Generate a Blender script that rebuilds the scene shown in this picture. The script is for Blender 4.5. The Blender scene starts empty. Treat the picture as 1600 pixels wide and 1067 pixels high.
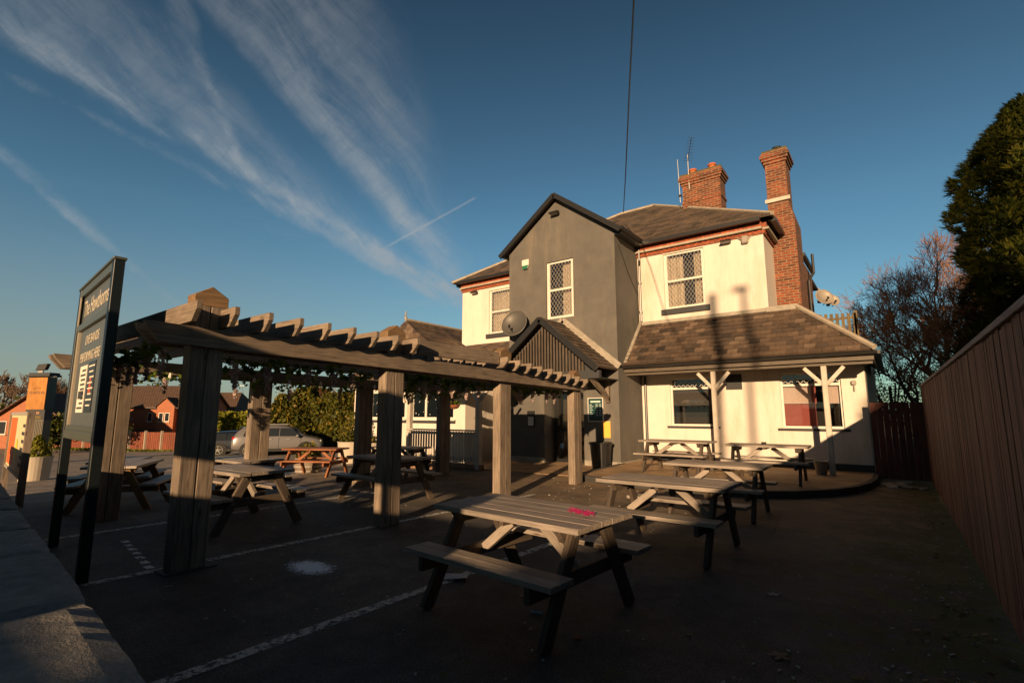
import bpy, math, random
from mathutils import Vector, Matrix
random.seed(7)
R=math.radians
C=bpy.context.scene.collection
sc=bpy.context.scene
# ---------------------------------------------------------------- helpers
def vnorm(a): return Vector(a).normalized()
class M:
    def __init__(s): s.v=[];s.f=[];s.g=[];s.r=[]
    def _add(s,vs,fs,gs,r=None):
        o=len(s.v); s.v+= [tuple(v) for v in vs]; s.f+=[tuple(i+o for i in f) for f in fs]
        s.g+=gs; rr=random.random() if r is None else r; s.r+=[rr]*len(vs)
    def frame(s,p,ex,ey,ez,lx,ly,lz,r=None):
        """box: corner centre p (centre), half sizes along axes"""
        p=Vector(p);vs=[];gs=[];k=random.random()*50
        L=[(lx,0),(ly,1),(lz,2)];L.sort(reverse=True);a=[L[0][1],L[1][1],L[2][1]]
        for i in (-1,1):
            for j in (-1,1):
                for m in (-1,1):
                    q=p+ex*(i*lx)+ey*(j*ly)+ez*(m*lz); vs.append(q)
                    c=(i*lx,j*ly,m*lz); gs.append((c[a[0]]+k,c[a[1]]+k*1.7,c[a[2]]))
        fs=[(0,1,3,2),(4,6,7,5),(0,4,5,1),(2,3,7,6),(0,2,6,4),(1,5,7,3)]
        s._add(vs,fs,gs,r)
    def box(s,x0,x1,y0,y1,z0,z1,r=None):
        s.frame(((x0+x1)/2,(y0+y1)/2,(z0+z1)/2),Vector((1,0,0)),Vector((0,1,0)),Vector((0,0,1)),abs(x1-x0)/2,abs(y1-y0)/2,abs(z1-z0)/2,r); return s
    def beam(s,p,q,w,h,up=(0,0,1),r=None):
        p=Vector(p);q=Vector(q);d=(q-p);l=d.length;d.normalize();up=Vector(up)
        if abs(d.dot(up))>.98: up=Vector((0,1,0))
        side=d.cross(up).normalized();u2=side.cross(d).normalized()
        s.frame((p+q)/2,d,side,u2,l/2,w/2,h/2,r); return s
    def tube(s,p,q,r0,r1=None,n=8,caps=True,r=None):
        if r1 is None:r1=r0
        p=Vector(p);q=Vector(q);d=(q-p);l=d.length
        if l<1e-6:return s
        d.normalize();a=d.orthogonal().normalized();b=d.cross(a);vs=[];gs=[];k=random.random()*50
        for t,c,rad in ((0,p,r0),(1,q,r1)):
            for i in range(n):
                th=2*math.pi*i/n; vs.append(c+(a*math.cos(th)+b*math.sin(th))*rad); gs.append((t*l+k,i*rad,k))
        fs=[(i,(i+1)%n,n+(i+1)%n,n+i) for i in range(n)]
        if caps: fs+=[tuple(range(n-1,-1,-1)),tuple(range(n,2*n))]
        s._add(vs,fs,gs,r); return s
    def poly(s,pts,th=None,axis=None,r=None):
        """polygon, optionally extruded by vector axis"""
        pts=[Vector(p) for p in pts];n=len(pts);k=random.random()*50
        # grain along the longest edge
        e=max(((pts[(i+1)%n]-pts[i]) for i in range(n)),key=lambda v:v.length).normalized()
        nn=(pts[1]-pts[0]).cross(pts[2]-pts[0]);nn=nn.normalized() if nn.length>1e-9 else Vector((0,0,1));f2=nn.cross(e)
        G=lambda p:(p.dot(e)+k,p.dot(f2)+k,p.dot(nn))
        if axis is None:
            s._add(pts,[tuple(range(n))],[G(p) for p in pts],r);return s
        ax=Vector(axis);p2=[p+ax for p in pts]
        fs=[tuple(range(n-1,-1,-1)),tuple(range(n,2*n))]+[(i,(i+1)%n,n+(i+1)%n,n+i) for i in range(n)]
        s._add(pts+p2,fs,[G(p) for p in pts+p2],r);return s
    def lathe(s,prof,c=(0,0,0),n=24,r=None):
        vs=[];gs=[];fs=[];m=len(prof);c=Vector(c)
        for j,(rad,z) in enumerate(prof):
            for i in range(n):
                th=2*math.pi*i/n; vs.append(c+Vector((rad*math.cos(th),rad*math.sin(th),z)));gs.append((z,th*rad,0))
        for j in range(m-1):
            for i in range(n): fs.append((j*n+i,j*n+(i+1)%n,(j+1)*n+(i+1)%n,(j+1)*n+i))
        if prof[0][0]>1e-4: fs.append(tuple(range(n-1,-1,-1)))
        if prof[-1][0]>1e-4: fs.append(tuple((m-1)*n+i for i in range(n)))
        s._add(vs,fs,gs,r);return s
    def rings(s,rings,close=True,r=None):
        vs=[];fs=[];n=len(rings[0])
        for rg in rings: vs+= [Vector(p) for p in rg]
        for j in range(len(rings)-1):
            for i in range(n): fs.append((j*n+i,j*n+(i+1)%n,(j+1)*n+(i+1)%n,(j+1)*n+i))
        if close: fs+=[tuple(range(n-1,-1,-1)),tuple((len(rings)-1)*n+i for i in range(n))]
        s._add(vs,fs,[tuple(v) for v in vs],r);return s
    def build(s,name,mat,parent=None,bevel=0,smooth=False,mats=None):
        me=bpy.data.meshes.new(name);me.from_pydata(s.v,[],s.f);me.update()
        a=me.attributes.new('g','FLOAT_VECTOR','POINT');a.data.foreach_set('vector',[c for g in s.g for c in g])
        a=me.attributes.new('r','FLOAT','POINT');a.data.foreach_set('value',s.r)
        uv=me.uv_layers.new(name='UVMap')
        if len(s.f)<60000:
            for p in me.polygons:
                n=p.normal;t=Vector((-n.y,n.x,0)) if abs(n.z)<.995 else Vector((1,0,0))
                t.normalize();b=n.cross(t)
                for li in p.loop_indices:
                    co=me.vertices[me.loops[li].vertex_index].co; uv.data[li].uv=(co.dot(t),co.dot(b))
        me.materials.append(mat)
        if smooth:
            for p in me.polygons:p.use_smooth=True
        o=bpy.data.objects.new(name,me);C.objects.link(o)
        if parent: o.parent=parent
        if bevel:
            b=o.modifiers.new('b','BEVEL');b.width=bevel;b.segments=1;b.limit_method='ANGLE'
        return o
def tag(o,label=None,cat=None,group=None,kind=None):
    if label:o['label']=label
    if cat:o['category']=cat
    if group:o['group']=group
    if kind:o['kind']=kind
    return o
def thing(name,label,cat,loc=(0,0,0),rz=0,group=None):
    o=bpy.data.objects.new(name,None);C.objects.link(o);o.location=loc;o.rotation_euler=(0,0,rz);o.empty_display_size=.2
    return tag(o,label,cat,group)
def copy_tree(o,parent=None):
    c=o.copy();C.objects.link(c)
    if parent:c.parent=parent
    for ch in list(o.children):copy_tree(ch,c)
    return c
def text_mesh(txt,size,mat,parent,loc,rot,name='lettering',extrude=.001,align='CENTER',sx=1,shear=0):
    cu=bpy.data.curves.new(name,'FONT');cu.body=txt;cu.size=size;cu.extrude=extrude;cu.align_x=align;cu.shear=shear
    t=bpy.data.objects.new('tmp',cu);C.objects.link(t)
    dg=bpy.context.evaluated_depsgraph_get();me=bpy.data.meshes.new_from_object(t.evaluated_get(dg))
    bpy.data.objects.remove(t);me.materials.clear();me.materials.append(mat)
    o=bpy.data.objects.new(name,me);C.objects.link(o);o.parent=parent;o.location=loc;o.rotation_euler=rot;o.scale=(sx,1,1);return o
# ---------------------------------------------------------------- materials
def mat(name):
    m=bpy.data.materials.new(name);m.use_nodes=True;nt=m.node_tree;b=nt.nodes['Principled BSDF'];return m,nt,b
def N(nt,t,**k):
    n=nt.nodes.new(t)
    for a,v in k.items():
        if a in n.inputs: n.inputs[a].default_value=v
        else: setattr(n,a,v)
    return n
def L(nt,a,b): nt.links.new(a,b)
def ramp(nt,fac,stops):
    r=nt.nodes.new('ShaderNodeValToRGB');e=r.color_ramp.elements
    while len(e)>len(stops):e.remove(e[-1])
    while len(e)<len(stops):e.new(.5)
    for i,(p,c) in enumerate(stops):
        e[i].position=p;e[i].color=(c+(1,)) if len(c)==3 else c
    L(nt,fac,r.inputs[0]);return r.outputs[0]
def mixc(nt,f,a,b,mode='MIX'):
    m=nt.nodes.new('ShaderNodeMix');m.data_type='RGBA';m.blend_type=mode
    for s,v in ((m.inputs[0],f),(m.inputs[6],a),(m.inputs[7],b)):
        if hasattr(v,'links') or hasattr(v,'is_linked'): L(nt,v,s)
        else: s.default_value=v if not isinstance(v,tuple) else (v+(1,) if len(v)==3 else v)
    return m.outputs[2]
def bump(nt,b,h,s=.3,d=.01):
    n=nt.nodes.new('ShaderNodeBump');n.inputs['Strength'].default_value=s;n.inputs['Distance'].default_value=d
    L(nt,h,n.inputs['Height']);L(nt,n.outputs[0],b.inputs['Normal'])
def noise(nt,vec,scale,detail=4,rough=.6,mapscale=None):
    n=nt.nodes.new('ShaderNodeTexNoise');n.inputs['Scale'].default_value=scale;n.inputs['Detail'].default_value=detail;n.inputs['Roughness'].default_value=rough
    if mapscale:
        mp=nt.nodes.new('ShaderNodeMapping');mp.inputs['Scale'].default_value=mapscale;L(nt,vec,mp.inputs[0]);vec=mp.outputs[0]
    L(nt,vec,n.inputs[0]);return n.outputs[0]
def attr(nt,n):
    a=nt.nodes.new('ShaderNodeAttribute');a.attribute_name=n;return a
def coord(nt,w='Object'): return nt.nodes.new('ShaderNodeTexCoord').outputs[w]
def geo(nt): return nt.nodes.new('ShaderNodeNewGeometry').outputs['Position']
def setc(nt,b,v):
    L(nt,v,b.inputs['Base Color'])
def wood(name,c1,c2,c3,rough=.75,rv=.35,bs=.5,spec=.5):
    m,nt,b=mat(name);g=attr(nt,'g').outputs['Vector']
    n1=noise(nt,g,3,6,.65,(1.2,22,22));n2=noise(nt,g,1.2,3,.5,(.8,3,3));n3=noise(nt,geo(nt),2.2,4,.6)
    c=ramp(nt,n1,[(.3,c1),(.55,c2),(.75,c3)])
    c=mixc(nt,.6,c,ramp(nt,n2,[(.3,(.45,.45,.45)),(.7,(1,1,1))]),'MULTIPLY')
    c=mixc(nt,.45,c,ramp(nt,n3,[(.35,(.55,.55,.55)),(.65,(1,1,1))]),'MULTIPLY')
    kv=N(nt,'ShaderNodeTexVoronoi');kv.inputs['Scale'].default_value=1;km=N(nt,'ShaderNodeMapping');km.inputs['Scale'].default_value=(2.3,11,11);L(nt,g,km.inputs[0]);L(nt,km.outputs[0],kv.inputs[0])
    c=mixc(nt,.8,c,ramp(nt,kv.outputs['Distance'],[(.06,(.22,.17,.13)),(.11,(.75,.72,.7)),(.16,(1,1,1))]),'MULTIPLY')
    sp=noise(nt,g,1,3,.5,(.7,60,60));c=mixc(nt,.6,c,ramp(nt,sp,[(.30,(.25,.23,.22)),(.36,(1,1,1))]),'MULTIPLY')
    rr=attr(nt,'r').outputs['Fac'];c=mixc(nt,rv,c,ramp(nt,rr,[(0,(.45,.45,.45)),(1,(1.0,1.0,1.0))]),'MULTIPLY')
    setc(nt,b,c);b.inputs['Roughness'].default_value=rough;b.inputs['Specular IOR Level'].default_value=spec;bump(nt,b,n1,bs,.004);return m
def paint(name,c,rough=.5,var=.25,scale=3,bs=.15,dirt=None,metal=0,spec=.5):
    m,nt,b=mat(name);p=coord(nt)
    n=noise(nt,p,scale,6,.65);n2=noise(nt,p,scale*25,3,.6)
    d=tuple(x*(1-var) for x in c)
    col=ramp(nt,n,[(.3,d),(.65,c)])
    if dirt:
        n3=noise(nt,p,scale*.6,5,.7,(2.2,2.2,.5));col=mixc(nt,ramp(nt,n3,[(.52,(0,0,0)),(.72,(dirt[3],)*3)]),col,dirt[:3])
        n4=noise(nt,p,scale*3.5,5,.75,(2.5,2.5,.16));col=mixc(nt,ramp(nt,n4,[(.56,(0,0,0)),(.74,(dirt[3]*.8,)*3)]),col,tuple(x*.8 for x in dirt[:3]))
    setc(nt,b,col);b.inputs['Roughness'].default_value=rough;b.inputs['Metallic'].default_value=metal;b.inputs['Specular IOR Level'].default_value=spec
    bump(nt,b,n2,bs,.003);return m
def brick(name,c1,c2,mortar,sc=1,bw=.225,bh=.075,ms=.012,var=.5,bs=.6,moss=False):
    m,nt,b=mat(name);uv=coord(nt,'UV')
    t=N(nt,'ShaderNodeTexBrick');t.inputs['Scale'].default_value=sc;t.inputs['Brick Width'].default_value=bw;t.inputs['Row Height'].default_value=bh;t.inputs['Mortar Size'].default_value=ms;t.inputs['Mortar Smooth'].default_value=.2
    t.inputs['Color1'].default_value=c1+(1,);t.inputs['Color2'].default_value=c2+(1,);t.inputs['Mortar'].default_value=mortar+(1,)
    L(nt,uv,t.inputs[0]);n=noise(nt,geo(nt),5,5,.7);n2=noise(nt,geo(nt),60,3,.6)
    c=mixc(nt,var,t.outputs[0],ramp(nt,n,[(.3,(.35,.35,.38)),(.65,(1.1,1.05,1))]),'MULTIPLY')
    c=mixc(nt,.4,c,ramp(nt,n2,[(.3,(.6,.6,.6)),(.7,(1.1,1.1,1.1))]),'MULTIPLY')
    setc(nt,b,c);b.inputs['Roughness'].default_value=.85
    inv=N(nt,'ShaderNodeMath',operation='SUBTRACT');inv.inputs[0].default_value=1;L(nt,t.outputs[1],inv.inputs[1]);bump(nt,b,inv.outputs[0],bs,.01);return m
def leafm(name,cs,trans=.15,rough=.55):
    m,nt,b=mat(name);r=attr(nt,'r').outputs['Fac']
    c=ramp(nt,r,[(i/(len(cs)-1),x) for i,x in enumerate(cs)]);n=noise(nt,geo(nt),1.3,3,.6)
    c=mixc(nt,.5,c,ramp(nt,n,[(.35,(.55,.5,.5)),(.65,(1.1,1.1,1))]),'MULTIPLY');setc(nt,b,c)
    b.inputs['Roughness'].default_value=rough;b.inputs['Specular IOR Level'].default_value=.25
    tr=N(nt,'ShaderNodeBsdfTranslucent');L(nt,c,tr.inputs[0]);mx=N(nt,'ShaderNodeMixShader');mx.inputs[0].default_value=.35;L(nt,b.outputs[0],mx.inputs[1]);L(nt,tr.outputs[0],mx.inputs[2]);L(nt,mx.outputs[0],nt.nodes['Material Output'].inputs[0]);return m
def plain(name,c,rough=.5,metal=0,emit=None):
    return paint(name,c,rough,.12,6,.05,metal=metal)

# timber of the pergola, tables
M_perg=wood('weathered_timber',(.12,.10,.085),(.30,.235,.175),(.42,.33,.245),rv=.35)
M_cap=wood('cap_timber',(.13,.085,.045),(.31,.19,.095),(.40,.26,.13))
M_table=wood('table_timber',(.20,.17,.145),(.40,.34,.285),(.54,.46,.39),rv=.35,rough=.55,spec=.7)
M_leg=wood('leg_timber',(.045,.038,.032),(.12,.09,.065),(.19,.14,.10))
M_red=wood('stained_timber',(.16,.05,.018),(.36,.13,.045),(.45,.19,.07))
M_fence=wood('stained_fence_timber',(.10,.045,.035),(.30,.125,.09),(.46,.26,.21),rv=.8)
M_gate=wood('red_gate_timber',(.07,.02,.013),(.17,.05,.03),(.24,.08,.05),rv=.6)
M_yard=wood('mossy_timber',(.07,.055,.02),(.2,.14,.06),(.28,.2,.09))
M_farf=wood('far_fence_timber',(.12,.03,.012),(.28,.07,.03),(.32,.10,.04),rv=.4)
M_white=paint('white_gloss',(.64,.61,.55),.45,.12,4,.08)
M_postw=paint('white_post_paint',(.52,.47,.40),.5,.25,5,.1,dirt=(.26,.21,.14,.55))
M_render=paint('cream_render',(.64,.585,.52),.85,.10,1.1,.8,dirt=(.40,.33,.23,.5))
M_grey=paint('grey_render',(.112,.107,.097),.85,.24,1.6,.9,dirt=(.18,.155,.12,.6))
M_dark=paint('dark_render',(.035,.038,.042),.7,.2,2,.4)
M_black=paint('black_gutter',(.02,.02,.02),.35,.2,8,.05)
M_lead=paint('lead_flashing',(.32,.29,.24),.6,.35,6,.3)
M_stone=paint('stone_ledge',(.38,.33,.26),.8,.3,5,.4)
M_brick=brick('chimney_brick',(.27,.055,.018),(.09,.02,.010),(.24,.17,.10),ms=.015,var=.75)
M_brickf=brick('far_house_brick',(.44,.13,.05),(.34,.095,.04),(.30,.15,.09),var=.2,bs=.2)
M_corn=brick('cornice_brick',(.46,.10,.035),(.28,.06,.022),(.18,.09,.05),bw=.11,bh=.075,var=.4)
M_glass=None
def glassm(name,refl=.12,tint=(.95,.96,.96),rough=.02):
    m=bpy.data.materials.new(name);m.use_nodes=True;nt=m.node_tree;nt.nodes.clear()
    o=N(nt,'ShaderNodeOutputMaterial');t=N(nt,'ShaderNodeBsdfTransparent');t.inputs[0].default_value=tint+(1,)
    g=N(nt,'ShaderNodeBsdfGlossy');g.inputs['Roughness'].default_value=rough
    f=N(nt,'ShaderNodeFresnel');f.inputs[0].default_value=1.5
    a=N(nt,'ShaderNodeMath',operation='ADD');a.inputs[1].default_value=refl;a.use_clamp=True;L(nt,f.outputs[0],a.inputs[0])
    mx=N(nt,'ShaderNodeMixShader');L(nt,a.outputs[0],mx.inputs[0]);L(nt,t.outputs[0],mx.inputs[1]);L(nt,g.outputs[0],mx.inputs[2]);L(nt,mx.outputs[0],o.inputs[0]);return m
M_glass=glassm('window_glass',.04)
M_glass2=glassm('pub_window_glass',.07)
M_cglass=glassm('car_glass',.25,(.12,.14,.16))
M_curt=paint('curtain_cloth',(.62,.52,.40),.9,.3,9,.2)
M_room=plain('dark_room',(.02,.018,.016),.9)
M_leadw=plain('lead_came',(.32,.29,.25),.5)
M_slate=None
def slatem(name,cs,rough=.75):
    m,nt,b=mat(name);r=attr(nt,'r').outputs['Fac'];c=ramp(nt,r,[(i/(len(cs)-1),x) for i,x in enumerate(cs)])
    n=noise(nt,geo(nt),9,6,.7);n2=noise(nt,geo(nt),1.4,4,.6)
    c=mixc(nt,.7,c,ramp(nt,n,[(.3,(.45,.45,.45)),(.6,(1,1,1)),(.75,(1.25,1.2,1.1))]),'MULTIPLY')
    c=mixc(nt,.6,c,ramp(nt,n2,[(.3,(.5,.5,.5)),(.65,(1.1,1.1,1.1))]),'MULTIPLY')
    n3=noise(nt,geo(nt),26,3,.7);c=mixc(nt,ramp(nt,n3,[(.68,(0,0,0)),(.74,(.7,.7,.7))]),c,(.42,.36,.26))
    setc(nt,b,c);b.inputs['Roughness'].default_value=rough;bump(nt,b,n,.6,.008);return m
M_slate=slatem('clay_slates',[(.035,.027,.022),(.095,.064,.044),(.135,.09,.06),(.075,.055,.043),(.115,.078,.053),(.19,.135,.095)])
M_slate2=slatem('grey_slates',[(.05,.038,.028),(.095,.07,.05),(.14,.10,.07),(.07,.055,.045)])
M_farroof=brick('far_roof_tiles',(.14,.08,.05),(.10,.06,.04),(.035,.022,.018),bw=.3,bh=.3,ms=.04,var=.4)
M_metal=plain('dish_grey',(.085,.082,.075),.5)
M_metal2=plain('dish_pale',(.28,.25,.21),.5)
M_blackp=plain('black_plastic',(.016,.017,.018),.35)
M_navy=plain('dark_green_sign_paint',(.006,.010,.012),.4)
M_cream=plain('cream_letters',(.72,.64,.50),.6)
M_pot=plain('terracotta',(.42,.12,.04),.8)
M_steel=plain('galvanised',(.3,.3,.28),.35,.8)
M_rubber=plain('rubber',(.015,.015,.015),.8)
# asphalt
def asphalt():
    m,nt,b=mat('worn_asphalt');p=geo(nt)
    n=noise(nt,p,.55,6,.65);n2=noise(nt,p,70,4,.8);n3=noise(nt,p,7,6,.7);n4=noise(nt,p,.22,3,.5)
    c=ramp(nt,n,[(.3,(.058,.058,.058)),(.5,(.10,.097,.092)),(.7,(.17,.16,.145))])
    c=mixc(nt,.75,c,ramp(nt,n2,[(.32,(.15,.15,.15)),(.52,(.9,.9,.9)),(.68,(2.9,2.7,2.5))]),'MULTIPLY')
    c=mixc(nt,.5,c,ramp(nt,n3,[(.35,(.5,.5,.5)),(.65,(1.15,1.1,1.05))]),'MULTIPLY')
    sx=N(nt,'ShaderNodeSeparateXYZ');L(nt,p,sx.inputs[0])
    # far car park asphalt, colour paled to carry its sunlit brightness
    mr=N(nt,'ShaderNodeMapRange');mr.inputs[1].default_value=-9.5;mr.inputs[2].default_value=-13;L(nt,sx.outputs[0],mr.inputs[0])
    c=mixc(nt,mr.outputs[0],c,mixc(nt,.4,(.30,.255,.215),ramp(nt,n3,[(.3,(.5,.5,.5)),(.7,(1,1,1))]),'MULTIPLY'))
    my=N(nt,'ShaderNodeMapRange');my.inputs[1].default_value=5;my.inputs[2].default_value=10;L(nt,sx.outputs[1],my.inputs[0])  # brown dust toward the pub, its colour also lifted for sunlight
    fx=N(nt,'ShaderNodeMath',operation='MULTIPLY');L(nt,my.outputs[0],fx.inputs[0]);L(nt,ramp(nt,n,[(.28,(.35,.35,.35)),(.62,(.95,.95,.95))]),fx.inputs[1])
    ix=N(nt,'ShaderNodeMath',operation='MULTIPLY');L(nt,fx.outputs[0],ix.inputs[0]);iv=N(nt,'ShaderNodeMath',operation='SUBTRACT');iv.inputs[0].default_value=1;L(nt,mr.outputs[0],iv.inputs[1]);L(nt,iv.outputs[0],ix.inputs[1])
    c=mixc(nt,ix.outputs[0],c,mixc(nt,.7,(.33,.225,.13),ramp(nt,n2,[(.3,(.35,.35,.35)),(.7,(1.3,1.3,1.3))]),'MULTIPLY'))
    # mossy fringe by the fence and in patches
    mf=N(nt,'ShaderNodeMapRange');mf.inputs[1].default_value=-1.1;mf.inputs[2].default_value=.45;L(nt,sx.outputs[0],mf.inputs[0])
    a=N(nt,'ShaderNodeMath',operation='MULTIPLY_ADD');L(nt,mf.outputs[0],a.inputs[0]);a.inputs[1].default_value=.22;L(nt,noise(nt,p,3.2,6,.75),a.inputs[2])
    mm=ramp(nt,a.outputs[0],[(.60,(0,0,0)),(.68,(.8,.8,.8))]);c=mixc(nt,mm,c,mixc(nt,.8,(.075,.095,.018),ramp(nt,n2,[(.3,(.3,.3,.3)),(.7,(1.5,1.5,1.5))]),'MULTIPLY'))
    # pale grit flecks
    v=N(nt,'ShaderNodeTexVoronoi');v.inputs['Scale'].default_value=13;L(nt,p,v.inputs[0]);f=ramp(nt,v.outputs['Distance'],[(.045,(1,1,1)),(.07,(0,0,0))])
    f=mixc(nt,1.0,f,ramp(nt,noise(nt,p,2.1,2,.5),[(.52,(0,0,0)),(.6,(.8,.8,.8))]),'MULTIPLY')
    c=mixc(nt,.7,c,ramp(nt,noise(nt,p,1.3,5,.75),[(.34,(.38,.38,.40)),(.5,(.9,.9,.9)),(.68,(1.5,1.4,1.25))]),'MULTIPLY')
    c=mixc(nt,f,c,(.34,.32,.28))
    setc(nt,b,c);b.inputs['Roughness'].default_value=.82;b.inputs['Specular IOR Level'].default_value=.35
    h=mixc(nt,.5,n2,n3);bump(nt,b,h,.9,.012);return m
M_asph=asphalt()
def terrm():
    m,nt,b=mat('brown_terrace_concrete');p=geo(nt);n=noise(nt,p,1.6,6,.7);n2=noise(nt,p,70,3,.7)
    c=ramp(nt,n,[(.3,(.17,.11,.06)),(.55,(.38,.25,.135)),(.75,(.50,.34,.19))]);c=mixc(nt,.5,c,ramp(nt,n2,[(.3,(.5,.5,.5)),(.7,(1.2,1.2,1.2))]),'MULTIPLY')
    setc(nt,b,c);b.inputs['Roughness'].default_value=.8;bump(nt,b,n2,.5,.006);return m
M_terr=terrm()
def worn(name,c,lo,hi,sc=9):
    m,nt,b=mat(name);p=geo(nt);n=noise(nt,p,sc,6,.8);a=ramp(nt,n,[(lo,(0,0,0)),(hi,(1,1,1))])
    b.inputs['Base Color'].default_value=c+(1,);b.inputs['Roughness'].default_value=.8;L(nt,a,b.inputs['Alpha']);return m
M_line=worn('worn_line_paint',(.55,.53,.48),.40,.54,17)
M_splash=worn('worn_white_splash',(.68,.70,.74),.42,.50,16)
M_bark=wood('bark',(.05,.03,.018),(.13,.075,.04),(.2,.12,.07))
M_twig=plain('twig',(.27,.135,.062),.8);M_twigo=plain('orange_twig',(.26,.12,.045),.8)
M_twigd=plain('far_twig',(.11,.07,.045),.8)
M_conif=leafm('conifer_foliage',[(.018,.03,.008),(.045,.065,.012),(.10,.12,.018),(.19,.18,.03)])
M_hedge=leafm('hedge_leaves',[(.06,.08,.010),(.16,.18,.018),(.26,.26,.03),(.34,.29,.04)])
M_bush=leafm('bush_leaves',[(.026,.036,.007),(.07,.085,.012),(.13,.135,.018),(.24,.17,.025)])
M_gar=leafm('garland_leaves',[(.05,.09,.012),(.12,.2,.02),(.32,.38,.04)])
M_wist=leafm('wisteria_petals',[(.45,.34,.36),(.6,.48,.45),(.72,.62,.55)])
M_grass=leafm('verge_grass',[(.05,.08,.012),(.14,.17,.02),(.22,.22,.04)])

def ROT(v,a): return Vector((v[0]*math.cos(a)-v[1]*math.sin(a),v[0]*math.sin(a)+v[1]*math.cos(a),v[2] if len(v)>2 else 0))
YAW=R(37.2);CAMH=1.4;F=778.
PITCH=math.atan(114/F)
def at(u,v,dp):
    """world point seen at photo pixel u,v at depth dp"""
    f=Vector((-math.sin(YAW)*math.cos(PITCH),math.cos(YAW)*math.cos(PITCH),math.sin(PITCH)));r=Vector((math.cos(YAW),math.sin(YAW),0))
    up=r.cross(f);return (f+r*((u-800)/F)+up*(-(v-533.5)/F))*dp+Vector((0,0,CAMH))
def gz(x): return 0. if x>-8 else (.04*(x+8) if x>-50 else -1.68)

# ---------------------------------------------------------------- ground
def ground():
    xs=[-2000,-700,-300,-120,-50,-40,-30,-24,-18,-14,-11,-8,-6,-4,-2,0,2,6,12,30,120,600];ys=[-600,-120,-30,-10,-3,0,3,6,9,12,15,20,30,60,150,500,2000]
    m=M();vs=[(x,y,gz(x)) for x in xs for y in ys];n=len(ys)
    fs=[(i*n+j,(i+1)*n+j,(i+1)*n+j+1,i*n+j+1) for i in range(len(xs)-1) for j in range(n-1)]
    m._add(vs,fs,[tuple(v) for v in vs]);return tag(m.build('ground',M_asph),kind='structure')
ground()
def sheet(name,pts,mt,z=.004,kind='structure'):
    m=M();m.poly([(x,y,z+gz(x)) for x,y in pts]);o=m.build(name,mt);return tag(o,kind=kind)
for x0,y0,x1,y1 in ((-3.2,.9,-3.08,6.5),(-5.5,.9,-5.2,7.5),(-7.75,.8,-7.65,6.),(-1.0,30,-.9,31)):
    if y0<20: sheet('parking_line',[(x0-.05,y0),(x0+.05,y0),(x1+.05,y1),(x1-.05,y1)],M_line)
for k in range(7):
    x=-7.0+k*.22;y=2.02-k*.03;sheet('painted_marking',[(x,y-.03),(x+.12,y-.035),(x+.13,y+.035),(x+.01,y+.03)],M_splash,.005)
def splashm():
    m,nt,b=mat('mottled_white_splash');p=geo(nt);sx=N(nt,'ShaderNodeVectorMath',operation='DISTANCE')
    mp=N(nt,'ShaderNodeMapping');mp.inputs['Scale'].default_value=(1,1.7,0);L(nt,p,mp.inputs[0]);L(nt,mp.outputs[0],sx.inputs[0]);sx.inputs[1].default_value=(-4.42,2.74*1.7,0)
    n=noise(nt,p,17,7,.9);a=N(nt,'ShaderNodeMath',operation='MULTIPLY_ADD');L(nt,sx.outputs['Value'],a.inputs[0]);a.inputs[1].default_value=-1.15;L(nt,n,a.inputs[2])
    L(nt,ramp(nt,a.outputs[0],[(.14,(0,0,0)),(.30,(1,1,1))]),b.inputs['Alpha']);b.inputs['Base Color'].default_value=(.75,.80,.88,1);b.inputs['Roughness'].default_value=.6;return m
M_splash2=splashm()
m=M();m.poly([(-4.42+.36*math.cos(a*.3491)*(1+.12*math.sin(a*2.3)),2.74+.22*math.sin(a*.3491)*(1+.1*math.cos(a*3)),.006) for a in range(18)]);tag(m.build('paint_splash',M_splash2),kind='structure')
# terrace
TER=[(-5.84,12.6),(-5.6,9.7),(-4.6,9.42),(-2.6,9.35),(-1.95,9.5),(-1.45,9.85),(-1.0,10.4),(-.68,11.1),(-.5,11.9),(-.42,12.7),(-.42,14.2),(-5.84,14.2)]
m=M();m.poly([(x,y,-.05) for x,y in TER],axis=(0,0,.165));tag(m.build('terrace',M_terr,bevel=.015),kind='structure')
m=M()
for i in range(10):
    a=Vector(TER[i]+(0.,));b=Vector(TER[i+1]+(0.,));m.beam(a+Vector((0,0,.06)),b+Vector((0,0,.06)),.1,.128,r=.4)
tag(m.build('kerb',paint('kerb_paint',(.045,.043,.04),.8,.4,6,.5)),kind='structure')
m=M();m.poly([(-9.4,9.9,-.04),(-5.86,10.2,-.04),(-5.86,13.2,-.04),(-9.4,13.2,-.04)],axis=(0,0,.055));tag(m.build('path',M_terr),kind='structure')
EXT_K=1.093
def ext_mark(): return set(o.name for o in C.objects)
def ext_scale(before):
    # the gabled extension was surveyed on a nearer plane: move it out to its true distance and size
    for o in list(C.objects):
        if o.name in before or o.type!='MESH':continue
        for v in o.data.vertices: v.co=Vector((v.co.x*EXT_K,v.co.y*EXT_K,(v.co.z-CAMH)*EXT_K+CAMH))
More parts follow.
